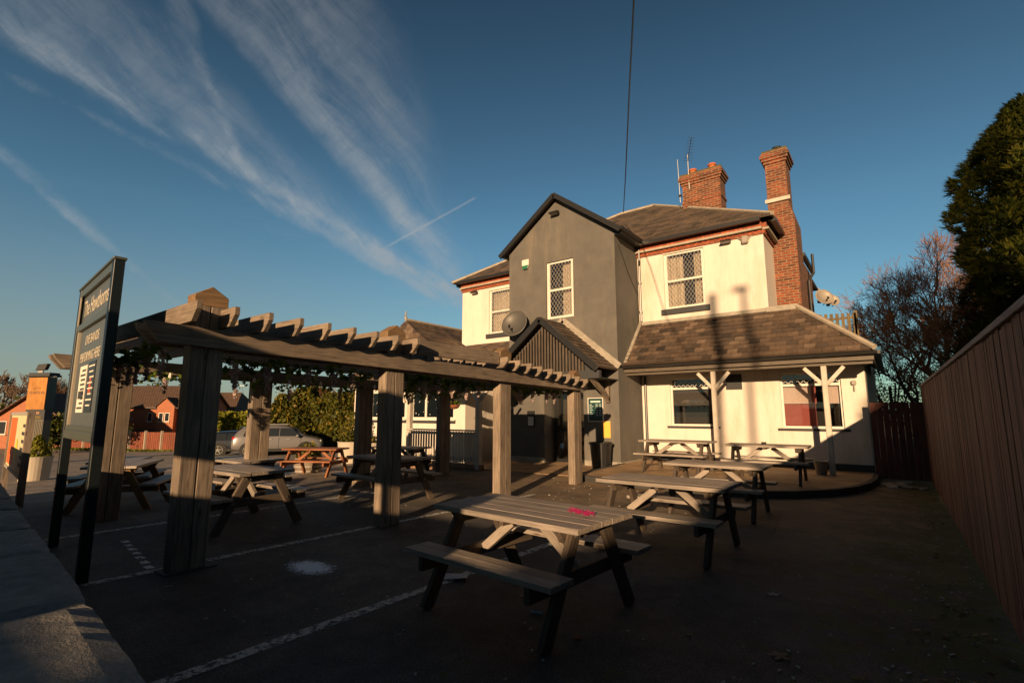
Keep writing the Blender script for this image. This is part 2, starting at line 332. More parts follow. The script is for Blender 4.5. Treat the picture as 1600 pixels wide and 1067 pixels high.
# ---------------------------------------------------------------- roofs of real tiles
def clip2(poly,a,b,c):
    out=[]
    for i in range(len(poly)):
        p=poly[i];q=poly[(i+1)%len(poly)];dp=a*p[0]+b*p[1]+c;dq=a*q[0]+b*q[1]+c
        if dp>=0:out.append(p)
        if dp*dq<0:
            t=dp/(dp-dq);out.append((p[0]+(q[0]-p[0])*t,p[1]+(q[1]-p[1])*t))
    return out
def tile_roof(m,P,tw=.25,th=.2,lift=.016,shade=None):
    P=[Vector(p) for p in P];n=(P[1]-P[0]).cross(P[2]-P[0]).normalized()
    if n.z<0:n=-n
    ex=Vector((-n.y,n.x,0)).normalized();ey=n.cross(ex)
    if ey.z<0:ey=-ey
    o=P[0];Q=[((p-o).dot(ex),(p-o).dot(ey)) for p in P]
    ar=sum(Q[i][0]*Q[(i+1)%len(Q)][1]-Q[(i+1)%len(Q)][0]*Q[i][1] for i in range(len(Q)))
    if ar<0:Q=Q[::-1]
    x0=min(q[0] for q in Q);x1=max(q[0] for q in Q);y0=min(q[1] for q in Q);y1=max(q[1] for q in Q)
    j=0;y=y0
    m.poly([p-n*.03 for p in P],axis=n*.028,r=.3)
    while y<y1:
        x=x0-(tw/2 if j%2 else 0)-tw
        while x<x1:
            dx=random.uniform(-.004,.004);pl=[(x+.004,y+random.uniform(-.006,.004)),(x+tw-.004,y+random.uniform(-.006,.004)),(x+tw-.004,y+th),(x+.004,y+th)]
            for i in range(len(Q)):
                a=Q[i];b=Q[(i+1)%len(Q)];nx=-(b[1]-a[1]);ny=b[0]-a[0];pl=clip2(pl,nx,ny,-(nx*a[0]+ny*a[1]))
                if len(pl)<3:break
            if len(pl)>=3:
                lf=lift*random.uniform(.8,1.3);k=len(pl)
                top=[o+ex*u+ey*v+n*(.003+lf*max(0,(1-(v-y)/th))) for u,v in pl];bot=[o+ex*u+ey*v for u,v in pl]
                fs=[tuple(range(k))]+[(i,k+i,k+(i+1)%k,(i+1)%k) for i in range(k)]
                m._add(top+bot,fs,[(u,v,0) for u,v in pl]*2,random.random())
            x+=tw
        y+=th;j+=1
    return m
# ---------------------------------------------------------------- the pub
W=14.05;GY=11.4
pub=thing('pub','two storey cream rendered pub with grey gabled extension and slate roofs','pub')
XL,XR=-13.1,-2.34;ZE=6.35
def wall_openings(m,x0,x1,z0,z1,y,holes,depth=.12,r=.5):
    """vertical wall in plane y facing -Y with rectangular holes; returns quads, plus reveals"""
    xs=sorted(set([x0,x1]+[h[0] for h in holes]+[h[1] for h in holes]));zs=sorted(set([z0,z1]+[h[2] for h in holes]+[h[3] for h in holes]))
    for i in range(len(xs)-1):
        for j in range(len(zs)-1):
            cx=(xs[i]+xs[i+1])/2;cz=(zs[j]+zs[j+1])/2
            if any(h[0]<cx<h[1] and h[2]<cz<h[3] for h in holes):continue
            m.poly([(xs[i],y,zs[j]),(xs[i+1],y,zs[j]),(xs[i+1],y,zs[j+1]),(xs[i],y,zs[j+1])],r=r)
    for a,b,c,d in holes:
        m.poly([(a,y,c),(a,y,d),(a,y+depth,d),(a,y+depth,c)],r=r);m.poly([(b,y,d),(b,y,c),(b,y+depth,c),(b,y+depth,d)],r=r)
        m.poly([(a,y,d),(b,y,d),(b,y+depth,d),(a,y+depth,d)],r=r);m.poly([(b,y,c),(a,y,c),(a,y+depth,c),(b,y+depth,c)],r=r)
# holes: x0,x1,z0,z1
H_ur=(-5.05,-3.88,4.42,6.08);H_ul=(-11.75,-10.45,4.35,6.0)
H_l1=(-5.02,-3.80,1.09,2.42);H_l2=(-2.22,-.93,1.07,2.42)
m=M()
wall_openings(m,-6.0,XR,2.6,6.42,W,[H_ur]);wall_openings(m,XL,-8.7,0,6.42,W,[H_ul])
m.poly([(XL,W,0),(XL,W,6.42),(XL,23.4,6.42),(XL,23.4,0)],r=.5)
m.poly([(XR,W,2.4),(XR,23.4,2.4),(XR,23.4,6.42),(XR,W,6.42)],r=.5)
m.poly([(XL,23.4,0),(XL,23.4,6.42),(XR,23.4,6.42),(XR,23.4,0)],r=.5)
m.build('main_wall',M_render,pub)
m=M();wall_openings(m,-6.0,-.46,.0,2.9,W-.003,[H_l1,H_l2])
m.poly([(-.46,W,0),(-.46,20,0),(-.46,20,2.75),(-.46,W,2.75)],r=.5)
m.build('lower_wall',M_render,pub)
m=M();m.box(-5.84,-.44,W-.03,W-.004,.11,.27);m.build('plinth',M_dark,pub)
# grey gabled extension
_b=ext_mark()
H_g=(-7.45,-6.58,4.0,5.62);H_d=(-7.55,-6.34,.05,2.25)
m=M();wall_openings(m,-8.75,-5.35,0,6.1,GY,[H_g,H_d],depth=.13)
m.poly([(-8.75,GY,6.1),(-5.35,GY,6.1),(-7.05,GY,7.42)],r=.5)
m.poly([(-5.35,GY,0),(-5.35,W+.5,0),(-5.35,W+.5,6.3),(-5.35,GY,6.3)],r=.5);m.poly([(-8.75,GY,0),(-8.75,GY,6.3),(-8.75,W,6.3),(-8.75,W,0)],r=.5)
m.box(-7.56,-7.55,GY+.13,GY+.8,0.05,2.25);m.box(-6.34,-6.33,GY+.13,GY+.8,.05,2.25);m.box(-7.55,-6.34,GY+.13,GY+.8,2.25,2.26)
ext=m.build('grey_extension_wall',M_grey,pub)
m=M();m.box(-6.33,-5.325,GY-.025,GY-.003,.0,.26);m.box(-5.347,-5.325,GY-.0031,W,0,.26);m.build('plinth',M_lead,pub);m=M();m.box(-8.76,-7.56,GY-.025,GY-.003,0,.26);m.build('plinth',M_lead,pub)
# door recess
d=thing('x','',None);bpy.data.objects.remove(d)
m=M();m.box(-7.5,-7.42,GY+.42,GY+.5,.05,2.24);m.box(-6.42,-6.34,GY+.42,GY+.5,.05,2.24);m.box(-7.42,-6.42,GY+.42,GY+.5,2.14,2.24);m.box(-6.95,-6.87,GY+.42,GY+.5,.05,2.14);m.box(-7.42,-6.42,GY+.42,GY+.5,.05,.22);m.box(-7.42,-6.42,GY+.41,GY+.49,.95,1.05)
dr=m.build('door',M_blackp,pub,bevel=.004)
m=M();m.box(-7.42,-6.42,GY+.455,GY+.465,.2,2.14);m.build('pane',M_glass2,dr)
m=M();m.tube((-6.99,GY+.38,1.0),(-6.99,GY+.38,1.3),.015);m.build('handle',M_steel,dr)
m=M();m.box(-7.5,-6.4,GY+.9,GY+.95,.05,2.2);m.build('lobby_wall',plain('lobby',(.05,.035,.02),.8),pub)
ext_scale(_b)
# quoin strip where extension meets wing, cornice and gutters
def cornice(m,m2,m3,m4,p,q,out):
    """p,q eave line on wall top; out = outward unit vector; bands under the eave"""
    p=Vector(p);q=Vector(q);o=Vector(out)
    m.beam(p+o*.05+Vector((0,0,-.06)),q+o*.05+Vector((0,0,-.06)),.10,.12,r=.5)
    m.beam(p+o*.02+Vector((0,0,-.25)),q+o*.02+Vector((0,0,-.25)),.04,.10,r=.5)
    d=(q-p);n=int(d.length/.16)
    for i in range(n):
        c=p+d*((i+.5)/n)+o*.028+Vector((0,0,-.215));m.frame(c,d.normalized(),o,Vector((0,0,1)),.035,.028,.03,r=random.random())
    m2.beam(p+o*.075+Vector((0,0,-.155)),q+o*.075+Vector((0,0,-.155)),.15,.06)
    m3.beam(p+o*.27+Vector((0,0,.04)),q+o*.27+Vector((0,0,.04)),.12,.10);m3.beam(p+o*.12+Vector((0,0,.05)),q+o*.12+Vector((0,0,.05)),.24,.02)
for p,q,o in (((-5.86,W,6.42),(XR,W,6.42),(0,-1,0)),((XL,W,6.42),(-8.75,W,6.42),(0,-1,0)),((XR,W-.02,6.42),(XR,16.6,6.42),(1,0,0)),((XL,W-.02,6.42),(XL,21,6.42),(-1,0,0))):
    mc=M();ms=M();mg=M();cornice(mc,ms,mg,None,p,q,o)
    cb=mc.build('brick_cornice',M_corn,pub);ms.build('cornice_stone',M_stone,cb);mg.build('gutter',M_black,cb)
# main hipped roof
e=.3;zr=6.5;x0,x1,y0,y1=XL-e,XR+e,W-e,23.4+e;hd=(y1-y0)/2;pr=.655;zt=zr+hd*pr;yr=(y0+y1)/2
m=M();A=(x0+hd,yr,zt);B=(x1-hd,yr,zt)
for P in ([(x0,y0,zr),(x1,y0,zr),B,A],[(x1,y0,zr),(x1,y1,zr),B],[(x0,y1,zr),(x0,y0,zr),A],[(x1,y1,zr),(x0,y1,zr),A,B]):
    tile_roof(m,P,.3,.22,.012)
rf=m.build('main_roof',M_slate2,pub)
m=M()
for p,q in ((A,B),((x1,y0,zr),B),((x0,y0,zr),A),((x1,y1,zr),B)): m.tube(Vector(p)+Vector((0,0,.02)),Vector(q)+Vector((0,0,.02)),.055,n=6)
m.build('ridge_tiles',M_stone,rf)
# chimneys
def chimney(x0,x1,y0,y1,z0,z1,pots,band=True,shaft=True):
    m=M();m.box(x0,x1,y0,y1,z0,z1-.36)
    for i,(dz,o) in enumerate(((-.36,.035),(-.27,.075),(-.18,.11),(-.09,.07))): m.box(x0-o,x1+o,y0-o,y1+o,z1+dz,z1+dz+.09)
    if band: m.box(x0-.03,x1+.03,y0-.03,y1+.03,z0+(z1-z0)*.38,z0+(z1-z0)*.38+.08)
    c=m.build('chimney',M_brick,pub);m=M()
    m.poly([(x0-.06,y0-.06,z1),(x1+.06,y0-.06,z1),(x1+.06,y1+.06,z1),(x0-.06,y1+.06,z1)],axis=(0,0,.05));m.build('mossy_cap',paint('moss_mortar',(.10,.085,.03),.9,.5,14,.8),c)
    for x,y,rad,h,mt in pots:
        m=M();m.lathe([(rad*1.1,0),(rad*1.1,.03),(rad*.9,.05),(rad*.85,h-.07),(rad*1.08,h-.05),(rad*1.08,h),(rad*.7,h),(rad*.7,h-.05)],(x,y,z1+.04),14);m.build('chimney_pot',mt,c)
    return c
chimney(-5.2,-3.95,16.7,17.35,8.0,9.62,[(-4.9,17.0,.13,.26,M_pot),(-4.25,17.,.13,.27,M_pot)],band=True)
# tall side chimney with breast
c=chimney(-2.4,-1.86,15.5,16.25,4,9.02,[(-2.1,15.85,.12,.22,M_blackp)],band=False)
m=M();m.box(-2.37,-1.74,15.42,16.6,3.0,6.9);m.poly([(-1.74,15.42,6.9),(-1.74,16.6,6.9),(-1.86,16.25,7.4),(-1.86,15.5,7.4)]);m.poly([(-2.37,15.42,6.9),(-1.74,15.42,6.9),(-1.86,15.5,7.4),(-2.37,15.5,7.4)]);m.box(-2.4,-1.8,16.6,19.0,3.0,6.0)
m.build('chimney_breast',M_brick,c);m=M();m.box(-2.45,-1.81,15.44,15.5,7.47,7.58);m.build('stone_band',M_postw,c)
# small far pots on left end
m=M();m.box(-10.6,-9.9,16.8,17.4,8.0,8.35);c=m.build('chimney',M_brick,pub);m=M();m.lathe([(.12,0),(.1,.4),(.13,.42),(.13,.46)],(-10.0,17.0,8.33),12);m.build('chimney_pot',M_pot,c)
# extension gable roof
_b=ext_mark()
m=M();zr2=6.08;xa,xb,xm=-8.97,-5.1,-7.05;sl=(7.5-6.1)/1.75
for P in ([(xb,GY-.22,zr2-.02),(xb,W+.3,zr2-.02),(xm,W+2.6,7.52),(xm,GY-.22,7.52)],[(xa,GY-.22,zr2-.02),(xa,W+.3,zr2-.02),(xm,W+2.6,7.52),(xm,GY-.22,7.52)]): tile_roof(m,P,.3,.22,.012)
er=m.build('extension_roof',M_slate2,pub)
m=M()
for xe in (xa,xb):
    m.beam((xe,GY-.2,zr2-.05),(xm,GY-.2,7.47),.05,.13,up=(0,0,1))
m.build('bargeboard',M_black,er)
m=M();m.beam((-5.13,GY-.1,6.1),(-5.13,W-.1,6.1),.11,.09);m.beam((-5.23,GY-.02,6.05),(-5.23,W-.1,6.05),.2,.14)
m.build('gutter',M_black,er);m=M();m.beam((-8.95,GY-.1,6.1),(-8.95,W,6.1),.11,.09);m.build('gutter',M_black,er)
ext_scale(_b)
# downpipes
m=M()
def pipe(pts,rad=.035):
    for a,b in zip(pts,pts[1:]): m.tube(a,b,rad,n=8)
pipe([(-5.74,W-.12,6.45),(-5.74,W-.12,6.0),(-5.77,W-.06,5.85),(-5.77,W-.06,4.15)]);m.tube((-5.77,W-.06,5.3),(-5.77,W-.06,5.36),.05);m.tube((-5.77,W-.06,4.4),(-5.77,W-.06,4.46),.05)
m.build('downpipe',M_black,pub)
m=M();pipe([(-5.72,W-.07,2.5),(-5.72,W-.07,.15)],.04);m.build('downpipe',M_black,pub)
m=M();pipe([(-3.82,W-.04,2.4),(-3.82,W-.04,.2)],.018);m.build('conduit',M_black,pub)
m=M();pipe([(-1.6,17.6,6.35),(-1.6,17.6,5.75),(-1.74,17.5,5.5),(-1.74,17.5,3.6)],.04);m.build('downpipe',M_black,pub)
m=M();m.beam((-1.75,16.62,6.12),(-1.75,19.0,6.12),.12,.1);m.build('gutter',M_black,pub)
# windows
def sash(par,h,y,lattice=.105,curtain=True,sill=True,depth=.1,left=.45,right=.3):
    x0,x1,z0,z1=h;fr=M();t=.055;yy=y+depth-.05;zm=(z0+z1)/2
    fr.box(x0,x0+t,yy,yy+.05,z0,z1);fr.box(x1-t,x1,yy,yy+.05,z0,z1);fr.box(x0+t,x1-t,yy,yy+.05,z1-t,z1);fr.box(x0+t,x1-t,yy,yy+.05,z0,z0+t*1.3);fr.box(x0+t,x1-t,yy-.012,yy+.045,zm-.03,zm+.03)
    for za,zb,o in ((z0+t*1.3,zm-.03,.0),(zm+.03,z1-t,-.012)):
        fr.box(x0+t,x0+t+.035,yy+.004+o,yy+.04,za,zb);fr.box(x1-t-.035,x1-t,yy+.004+o,yy+.04,za,zb)
    w=fr.build('window',M_white,par,bevel=.003)
    g=M();g.box(x0+t,x1-t,yy+.02,yy+.024,z0+t,z1-t);g.build('pane',M_glass,w)
    if lattice:
        l=M();
        for za,zb in ((z0+t*1.3,zm-.03),(zm+.03,z1-t)):
            a0,a1=x0+t+.035,x1-t-.035;sl=1.45;hh=zb-za;ww=a1-a0;st=lattice*1.0
            for s in (1,-1):
                c=-hh/sl
                while c<ww:
                    # line x=c+s*(z)/sl
                    pa=[];
                    za_,zb_=0.,hh
                    xa_=c+za_/sl;xb_=c+zb_/sl
                    if xa_<0: za_=-c*sl;xa_=0
                    if xb_>ww: zb_=(ww-c)*sl;xb_=ww
                    if zb_-za_>.02:
                        if s==1:l.beam((a0+xa_,yy+.012,za+za_),(a0+xb_,yy+.012,za+zb_),.004,.007)
                        else:l.beam((a1-xa_,yy+.012,za+za_),(a1-xb_,yy+.012,za+zb_),.004,.007)
                    c+=st
        l.build('lattice',M_leadw,w)
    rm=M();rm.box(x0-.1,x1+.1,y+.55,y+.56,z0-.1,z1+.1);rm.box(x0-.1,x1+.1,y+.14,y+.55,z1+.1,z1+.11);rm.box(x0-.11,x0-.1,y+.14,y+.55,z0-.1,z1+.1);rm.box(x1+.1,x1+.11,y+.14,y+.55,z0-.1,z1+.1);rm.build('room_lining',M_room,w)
    if curtain:
        for a,b in ((x0+.04,x0+(x1-x0)*left),(x1-(x1-x0)*right,x1-.04)):
            if b-a<.05:continue
            n=26;cv=M();pts=[(a+(b-a)*i/n,y+.22+.028*math.sin(i*1.9)+.01*math.sin(i*.7)) for i in range(n+1)]
            for i in range(n): cv._add([(pts[i][0],pts[i][1],z0+.02),(pts[i+1][0],pts[i+1][1],z0+.02),(pts[i+1][0],pts[i+1][1],z1-.03),(pts[i][0],pts[i][1],z1-.03)],[(0,1,2,3)],[(0,0,0)]*4,.5)
            cv.build('curtain',M_curt,w)
    if sill:
        s=M();s.box(x0-.1,x1+.1,y-.07,y+.05,z0-.16,z0-.005);s.build('sill',M_dark if sill==1 else M_white,w,bevel=.005)
    return w
sash(pub,H_ur,W);sash(pub,H_ul,W,left=.9,right=.05);_b=ext_mark();sash(pub,H_g,GY,sill=2 and 0,left=.0,right=.52);ext_scale(_b)
def bigwin(par,h,y,blinds):
    x0,x1,z0,z1=h;fr=M();t=.05;yy=y+.06;zt=z1-.3
    fr.box(x0,x0+t,yy,yy+.05,z0,z1);fr.box(x1-t,x1,yy,yy+.05,z0,z1);fr.box(x0+t,x1-t,yy,yy+.05,z1-t,z1);fr.box(x0+t,x1-t,yy,yy+.05,z0,z0+t);fr.box(x0+t,x1-t,yy-.01,yy+.05,zt-.03,zt+.03)
    w=fr.build('window',M_white,par,bevel=.003)
    g=M();g.box(x0+t,x1-t,yy+.02,yy+.024,z0+t,z1-t);g.build('pane',M_glass2,w)
    l=M();n=9;q=(x1-x0-2*t)/n
    for i in range(n):
        a=x0+t+i*q
        for s in (0,1): l.beam((a+(q if s else 0),yy+.01,zt+.04),(a+(0 if s else q),yy+.01,z1-t-.08),.005,.01)
    l.build('lattice',M_white,w)
    s=M();s.box(x0-.1,x1+.1,y-.06,y+.03,z0-.06,z0-.005);s.build('sill',M_dark,w,bevel=.004)
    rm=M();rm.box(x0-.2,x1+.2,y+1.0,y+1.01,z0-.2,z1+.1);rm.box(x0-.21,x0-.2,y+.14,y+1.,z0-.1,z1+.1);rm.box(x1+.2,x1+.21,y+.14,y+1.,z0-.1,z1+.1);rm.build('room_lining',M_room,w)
    for a,b,c,dd,mt in blinds:
        q=M();q.box(x0+(x1-x0)*a,x0+(x1-x0)*b,y+.16,y+.17,z0+(z1-z0)*c,z0+(z1-z0)*dd);q.build('blind',mt,w)
M_bl1=plain('pale_blind',(.55,.42,.36),.8);M_bl2=plain('maroon_blind',(.30,.07,.055),.8);M_bl3=plain('dim_blind',(.06,.05,.045),.8)  # window reflections put into the colours of sheets behind the glass
bigwin(pub,H_l1,W,[(0.02,.98,.42,.78,M_bl3)])
bigwin(pub,H_l2,W,[(0.02,.5,.44,.80,M_bl1),(0.02,.56,.02,.43,M_bl2),(.5,.58,.44,.8,M_bl2),(.72,1,.44,.8,M_bl1)])
m=M();m.box(-3.5,-3.1,W-.02,W-.005,2.05,2.45)
for k in range(9): m.box(-3.48,-3.12,W-.035,W-.02,2.07+k*.042,2.09+k*.042)
m.build('air_vent',M_dark,pub)
# canopy (lean-to) roof
zg,zt2,yg=2.76,4.05,12.78
m=M();tile_roof(m,[(-5.845,yg,zg),(-.22,yg,zg),(-1.72,W,zt2),(-5.845,W,zt2)],.235,.165,.028)
tile_roof(m,[(-.22,yg,zg),(-.22,19.5,zg),(-1.72,19.5,zt2),(-1.72,W,zt2)],.235,.165,.02)
cr=m.build('canopy_roof',M_slate,pub)
m=M();m.tube((-.2,yg-.03,zg+.03),(-1.72,W,zt2+.05),.06,n=7);m.build('hip_tiles',M_stone,cr)
m=M();m.box(-5.84,XR+.05,W-.03,W-.004,zt2-.06,zt2+.08);m.beam((-5.82,yg+.05,zg+.05),(-5.82,W-.02,zt2+.06),.12,.04);m.box(XR-.05,-1.7,W-.06,W-.004,zt2-.04,zt2+.09);m.build('flashing',M_lead,cr)
m=M();m.poly([(-5.845,yg-.1,zg-.045),(-5.845,yg-.08,zg-.1),(-5.845,yg-.02,zg-.12),(-5.845,yg+.04,zg-.1),(-5.845,yg+.05,zg-.04)],axis=(5.685,0,0));m.beam((-.16,yg-.05,zg-.07),(-.16,19.4,zg-.07),.1,.08);m.build('gutter',M_black,cr)
M_fascia=paint('fascia_paint',(.10,.08,.058),.6,.3,5,.2)
m=M();m.box(-5.845,-.26,yg+.06,yg+.09,zg-.22,zg-.04);m.box(-.26,-.23,yg+.06,19,zg-.22,zg-.04);m.build('fascia',M_fascia,cr)
m=M();m.box(-5.845,-.26,12.94,13.05,zg-.29,zg-.21);m.build('beam',M_fascia,cr)  # dark colour puts the shade below the gutter on this beam
m=M();m.box(-5.845,-.28,yg+.1,W-.01,zg-.22,zg-.2);m.build('soffit',plain('soffit_paint',(.13,.10,.075),.7),cr)
def post(x):
    m=M();m.box(x-.055,x+.055,12.945,13.055,.115,zg-.29);p=m.build('post',M_postw,cr,bevel=.012)
    for s in (-1,1):
        m=M();m.beam((x+s*.04,13,2.06),(x+s*.38,13,2.44),.06,.08);m.build('bracket',M_postw,p,bevel=.004)
post(-1.16);post(-3.53)
# porch
pz=thing('p','',None);bpy.data.objects.remove(pz)
_b=ext_mark();PX0,PX1,PM,PY0=-8.55,-5.35,-6.93,10.4
m=M()
ZP=2.50
tile_roof(m,[(PX1,PY0-.15,ZP),(PX1,GY,ZP),(PM,GY,3.83),(PM,PY0-.15,3.83)],.22,.16,.018);tile_roof(m,[(PX0,PY0-.15,ZP),(PX0,GY,ZP),(PM,GY,3.83),(PM,PY0-.15,3.83)],.22,.16,.018)
pr=m.build('porch_roof',M_slate,pub)
m=M()
for xe in (PX0,PX1): m.beam((xe,PY0-.13,ZP-.05),(PM,PY0-.13,3.78),.05,.15)
m.build('bargeboard',M_black,pr)
m=M()
for k in range(27):
    x=PX0+.45+(PX1-PX0-.9)*k/26;h=3.70-abs(x-PM)*(1.33/1.6)-.08
    if h>ZP+.05: m.box(x-.02,x+.02,PY0+.02,PY0+.05,ZP-.1,h,r=random.random())
m.build('gable_slats',M_leg,pr)
m=M();m.poly([(PX0+.1,PY0+.12,ZP-.1),(PX1-.1,PY0+.12,ZP-.1),(PM,PY0+.12,3.7)]);m.box(PX0,PX1,PY0-.02,PY0+.1,ZP-.24,ZP-.08);m.box(PX0,PX1,PY0-.02,GY-.01,ZP-.26,ZP-.24)
m.build('gable_backing',M_dark,pr)
m=M();m.beam((PX1+.05,GY-.015,ZP+.08),(PM,GY-.015,3.93),.02,.16);m.beam((PX0-.05,GY-.015,ZP+.08),(PM,GY-.015,3.93),.02,.16);m.build('flashing',M_lead,pr)
for x in (-5.62,-8.3):
    m=M();pts=[(x,GY-.06,1.75),(x,GY-.3,1.95),(x,PY0+.35,2.12),(x,PY0+.1,2.26)]
    for a,b in zip(pts,pts[1:]): m.beam(a,b,.09,.1)
    m.beam((x,GY-.05,1.7),(x,GY-.05,2.3),.09,.09);m.build('bracket',M_perg,pr)
ext_scale(_b)
# rear yard screen above the flat roof
sg=thing('balustrade','weathered slatted timber balustrade on the rear flat roof by the side chimney','balustrade',(-1.22,21,4.0))
m=M()
for k in range(9):
    x=-1.0+k*.17;m.box(x,x+.1,-.02,.01,-.8,1.02-.01*k,r=random.random())
m.box(-.9,.55,.01,.06,.75,.83);m.box(-.9,.55,.01,.06,-.2,-.12);m.box(.40,.5,-.02,.1,-.8,1.02);m.build('slats',M_yard,sg)
m=M();m.poly([(-.9,0,1.02),(.5,0,1.02),(.5,0,1.02)]) if 0 else None
m=M();m.box(-2.0,-.46,19.5,24,0,3.6);m.build('rear_wing',M_render,pub)
# left bay wing
BX0,BX1,BY,BM=-16.9,-11.0,12.0,-14.2
m=M();H_b1=(-15.9,-13.9,1.25,2.25);H_b2=(-13.6,-11.5,1.25,2.25)
wall_openings(m,BX0,BX1,gz(-16)-.3,2.6,BY,[H_b1,H_b2],depth=.1)
m.poly([(BX1,BY,-.2),(BX1,W,-.2),(BX1,W,2.6),(BX1,BY,2.6)],r=.5);m.poly([(BX0,BY,-.9),(BX0,BY,2.6),(BX0,W+3,2.6),(BX0,W+3,-.9)],r=.5);m.poly([(BX0,W+3,-.9),(BX0,W+3,2.6),(XL,W+3,2.6),(XL,W+3,-.9)],r=.5)
m.build('bay_wall',M_render,pub)
for hb in (H_b1,H_b2):
    x0b,x1b,z0b,z1b=hb;fr=M();yy=BY+.04
    for k in range(4): xx=x0b+(x1b-x0b-.07)*k/3;fr.box(xx,xx+.07,yy,yy+.05,z0b,z1b)
    fr.box(x0b,x1b,yy-.004,yy+.054,z1b-.06,z1b);fr.box(x0b,x1b,yy-.004,yy+.054,z0b,z0b+.06);w=fr.build('window',M_white,pub)
    g=M();g.box(x0b,x1b,yy+.02,yy+.024,z0b,z1b);g.build('pane',M_glass2,w)
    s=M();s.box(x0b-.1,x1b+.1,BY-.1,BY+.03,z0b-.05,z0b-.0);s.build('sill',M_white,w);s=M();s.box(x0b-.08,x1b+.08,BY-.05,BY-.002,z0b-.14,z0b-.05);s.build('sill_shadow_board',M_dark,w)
    rm=M();rm.box(x0b-.1,x1b+.1,BY+.9,BY+.92,z0b-.3,z1b+.2);rm.build('room_lining',plain('warm_room',(.09,.045,.02),.9),w)
    if hb is H_b2:
        q=M();q.box(x1b-.66,x1b-.04,BY+.12,BY+.13,z0b+.03,z1b-.05);q.build('blind',plain('cream_blind',(.45,.38,.26),.8),w)
    sn=M()
    for k in range(16):
        cxs=random.uniform(x0b+.1,x1b-.75);czs=random.uniform(z0b+.1,z1b-.1);sn.lathe([(.001,0),(random.uniform(.012,.022),.001)],(0,0,0),6)
        # turn the little disc upright against the pane
        for i in range(len(sn.v)-12,len(sn.v)):
            a=sn.v[i];sn.v[i]=(cxs+a[0],yy+.012-a[2],czs+a[1])
    sn.build('snowflake_stickers',M_white,w)
m=M();ze=2.62
YH=12.15;tile_roof(m,[(BX1+.25,BY-.4,ze-.05),(BX1+.25,W+3,ze-.05),(BM,W+3,4.85),(BM,YH,4.85)],.28,.2,.015);tile_roof(m,[(BX0-.25,BY-.4,ze-.05),(BX0-.25,W+3,ze-.05),(BM,W+3,4.85),(BM,YH,4.85)],.28,.2,.015);tile_roof(m,[(BX0-.25,BY-.4,ze-.05),(BX1+.25,BY-.4,ze-.05),(BM,YH,4.85)],.28,.2,.015)
tile_roof(m,[(XL,W-.9,3.5),(-8.8,W-.9,3.5),(-8.8,W,4.0),(XL,W,4.0)],.28,.2,.015)
br=m.build('bay_roof',M_slate,pub);m=M();m.tube((BM,YH,4.9),(BM,W+3,4.9),.06,n=6);m.build('ridge_tiles',M_stone,br)
m=M();m.lathe([(.05,0),(.06,.08),(.02,.12),(.045,.17),(.02,.22),(.03,.3),(.001,.34)],(BM,YH,4.9),10);m.build('finial',M_lead,br)
# lower cream wall behind the shelter
m=M();m.box(-11.0,-8.76,W-.02,W-.003,.1,.3);m.build('plinth',M_dark,pub)
# ---------------------------------------------------------------- small things on the pub
def dish(loc,rad,rz,label,mt,cat='satellite dish',tilt=20,grp='satellite dishes'):
    t=thing('satellite_dish',label,cat,loc,rz,grp)
    m=M();n=28;prof=[(rad*k/6,(rad*k/6)**2*.35/rad*.9) for k in range(7)];prof=[(max(.001,a),b) for a,b in prof]+[(rad,prof[-1][1]-.012) if 0 else (rad*.99,rad*.315-.02)]
    m.lathe(prof,(0,0,0),n)
    o=m.build('reflector',mt,t,smooth=True);o.rotation_euler=(R(90-tilt),0,0);o.location=(0,-.22,0)
    m=M();m.tube((0,.0,-.05),(0,-.22,0),.022);m.box(-.05,.05,-.01,.01,-.12,.04);m.build('wall_bracket',M_blackp,t)
    m=M();m.tube((0,-.2,-rad*.85),(0,-.2-rad*1.1,-rad*.25),.012);m.tube((0,-.2-rad*1.08,-rad*.3),(0,-.2-rad*1.0,-rad*.12),.03);m.build('receiver_arm',M_blackp,t)
    return t
dish((-8.35,GY-.03,3.9),.40,R(8),'large dark grey satellite dish on the grey gabled wall above the porch',M_metal)
dish((-1.55,17.9,4.95),.26,R(35),'nearer pale satellite dish beside the side chimney downpipe',M_metal2)
dish((-1.35,18.2,4.88),.2,R(35),'smaller pale satellite dish furthest right behind the side chimney',M_metal2)
def flood(loc,label,rz=0,mt=M_blackp):
    t=thing('floodlight',label,'floodlight',loc,rz,'floodlights on the pub walls')
    m=M();m.poly([(-.13,-.22,-.03),(-.13,-.22,.0),(-.13,-.05,.07),(-.13,-.05,-.05)],axis=(.26,0,0));m.build('lamp_head',mt,t,bevel=.01)
    m=M();m.tube((0,0,.04),(0,-.08,.02),.02);m.box(-.04,.04,-.015,0,-.02,.08);m.build('arm',mt,t)
    m=M();m.poly([(-.11,-.215,-.034),(.11,-.215,-.034),(.11,-.06,-.053),(-.11,-.06,-.053)]);m.build('lens',M_metal2,t)
flood((-12.4,W-.02,6.02),'small floodlight under the brick cornice on the left cream wall')
flood((-7.08,GY-.02,6.98),'floodlight under the apex of the grey gable')
flood((-3.25,W-.02,6.08),'black floodlight on the right cream wall right of the upper window')
t=thing('junction_box','pale round junction box under the cornice near the right corner','junction box',(-2.78,W-.01,6.05))
m=M();m.box(-.09,.09,-.1,0,-.12,.1);m.build('box',M_metal2,t,bevel=.03);m=M();m.tube((.09,-.03,.0),(.16,-.03,.08),.012);m.tube((-.09,-.03,.0),(-.2,-.03,.1),.01);m.build('cable',M_metal2,t)
t=thing('alarm_box','white and green shield shaped alarm box on the grey gable wall','alarm box',(-8.13,GY-.01,5.7))
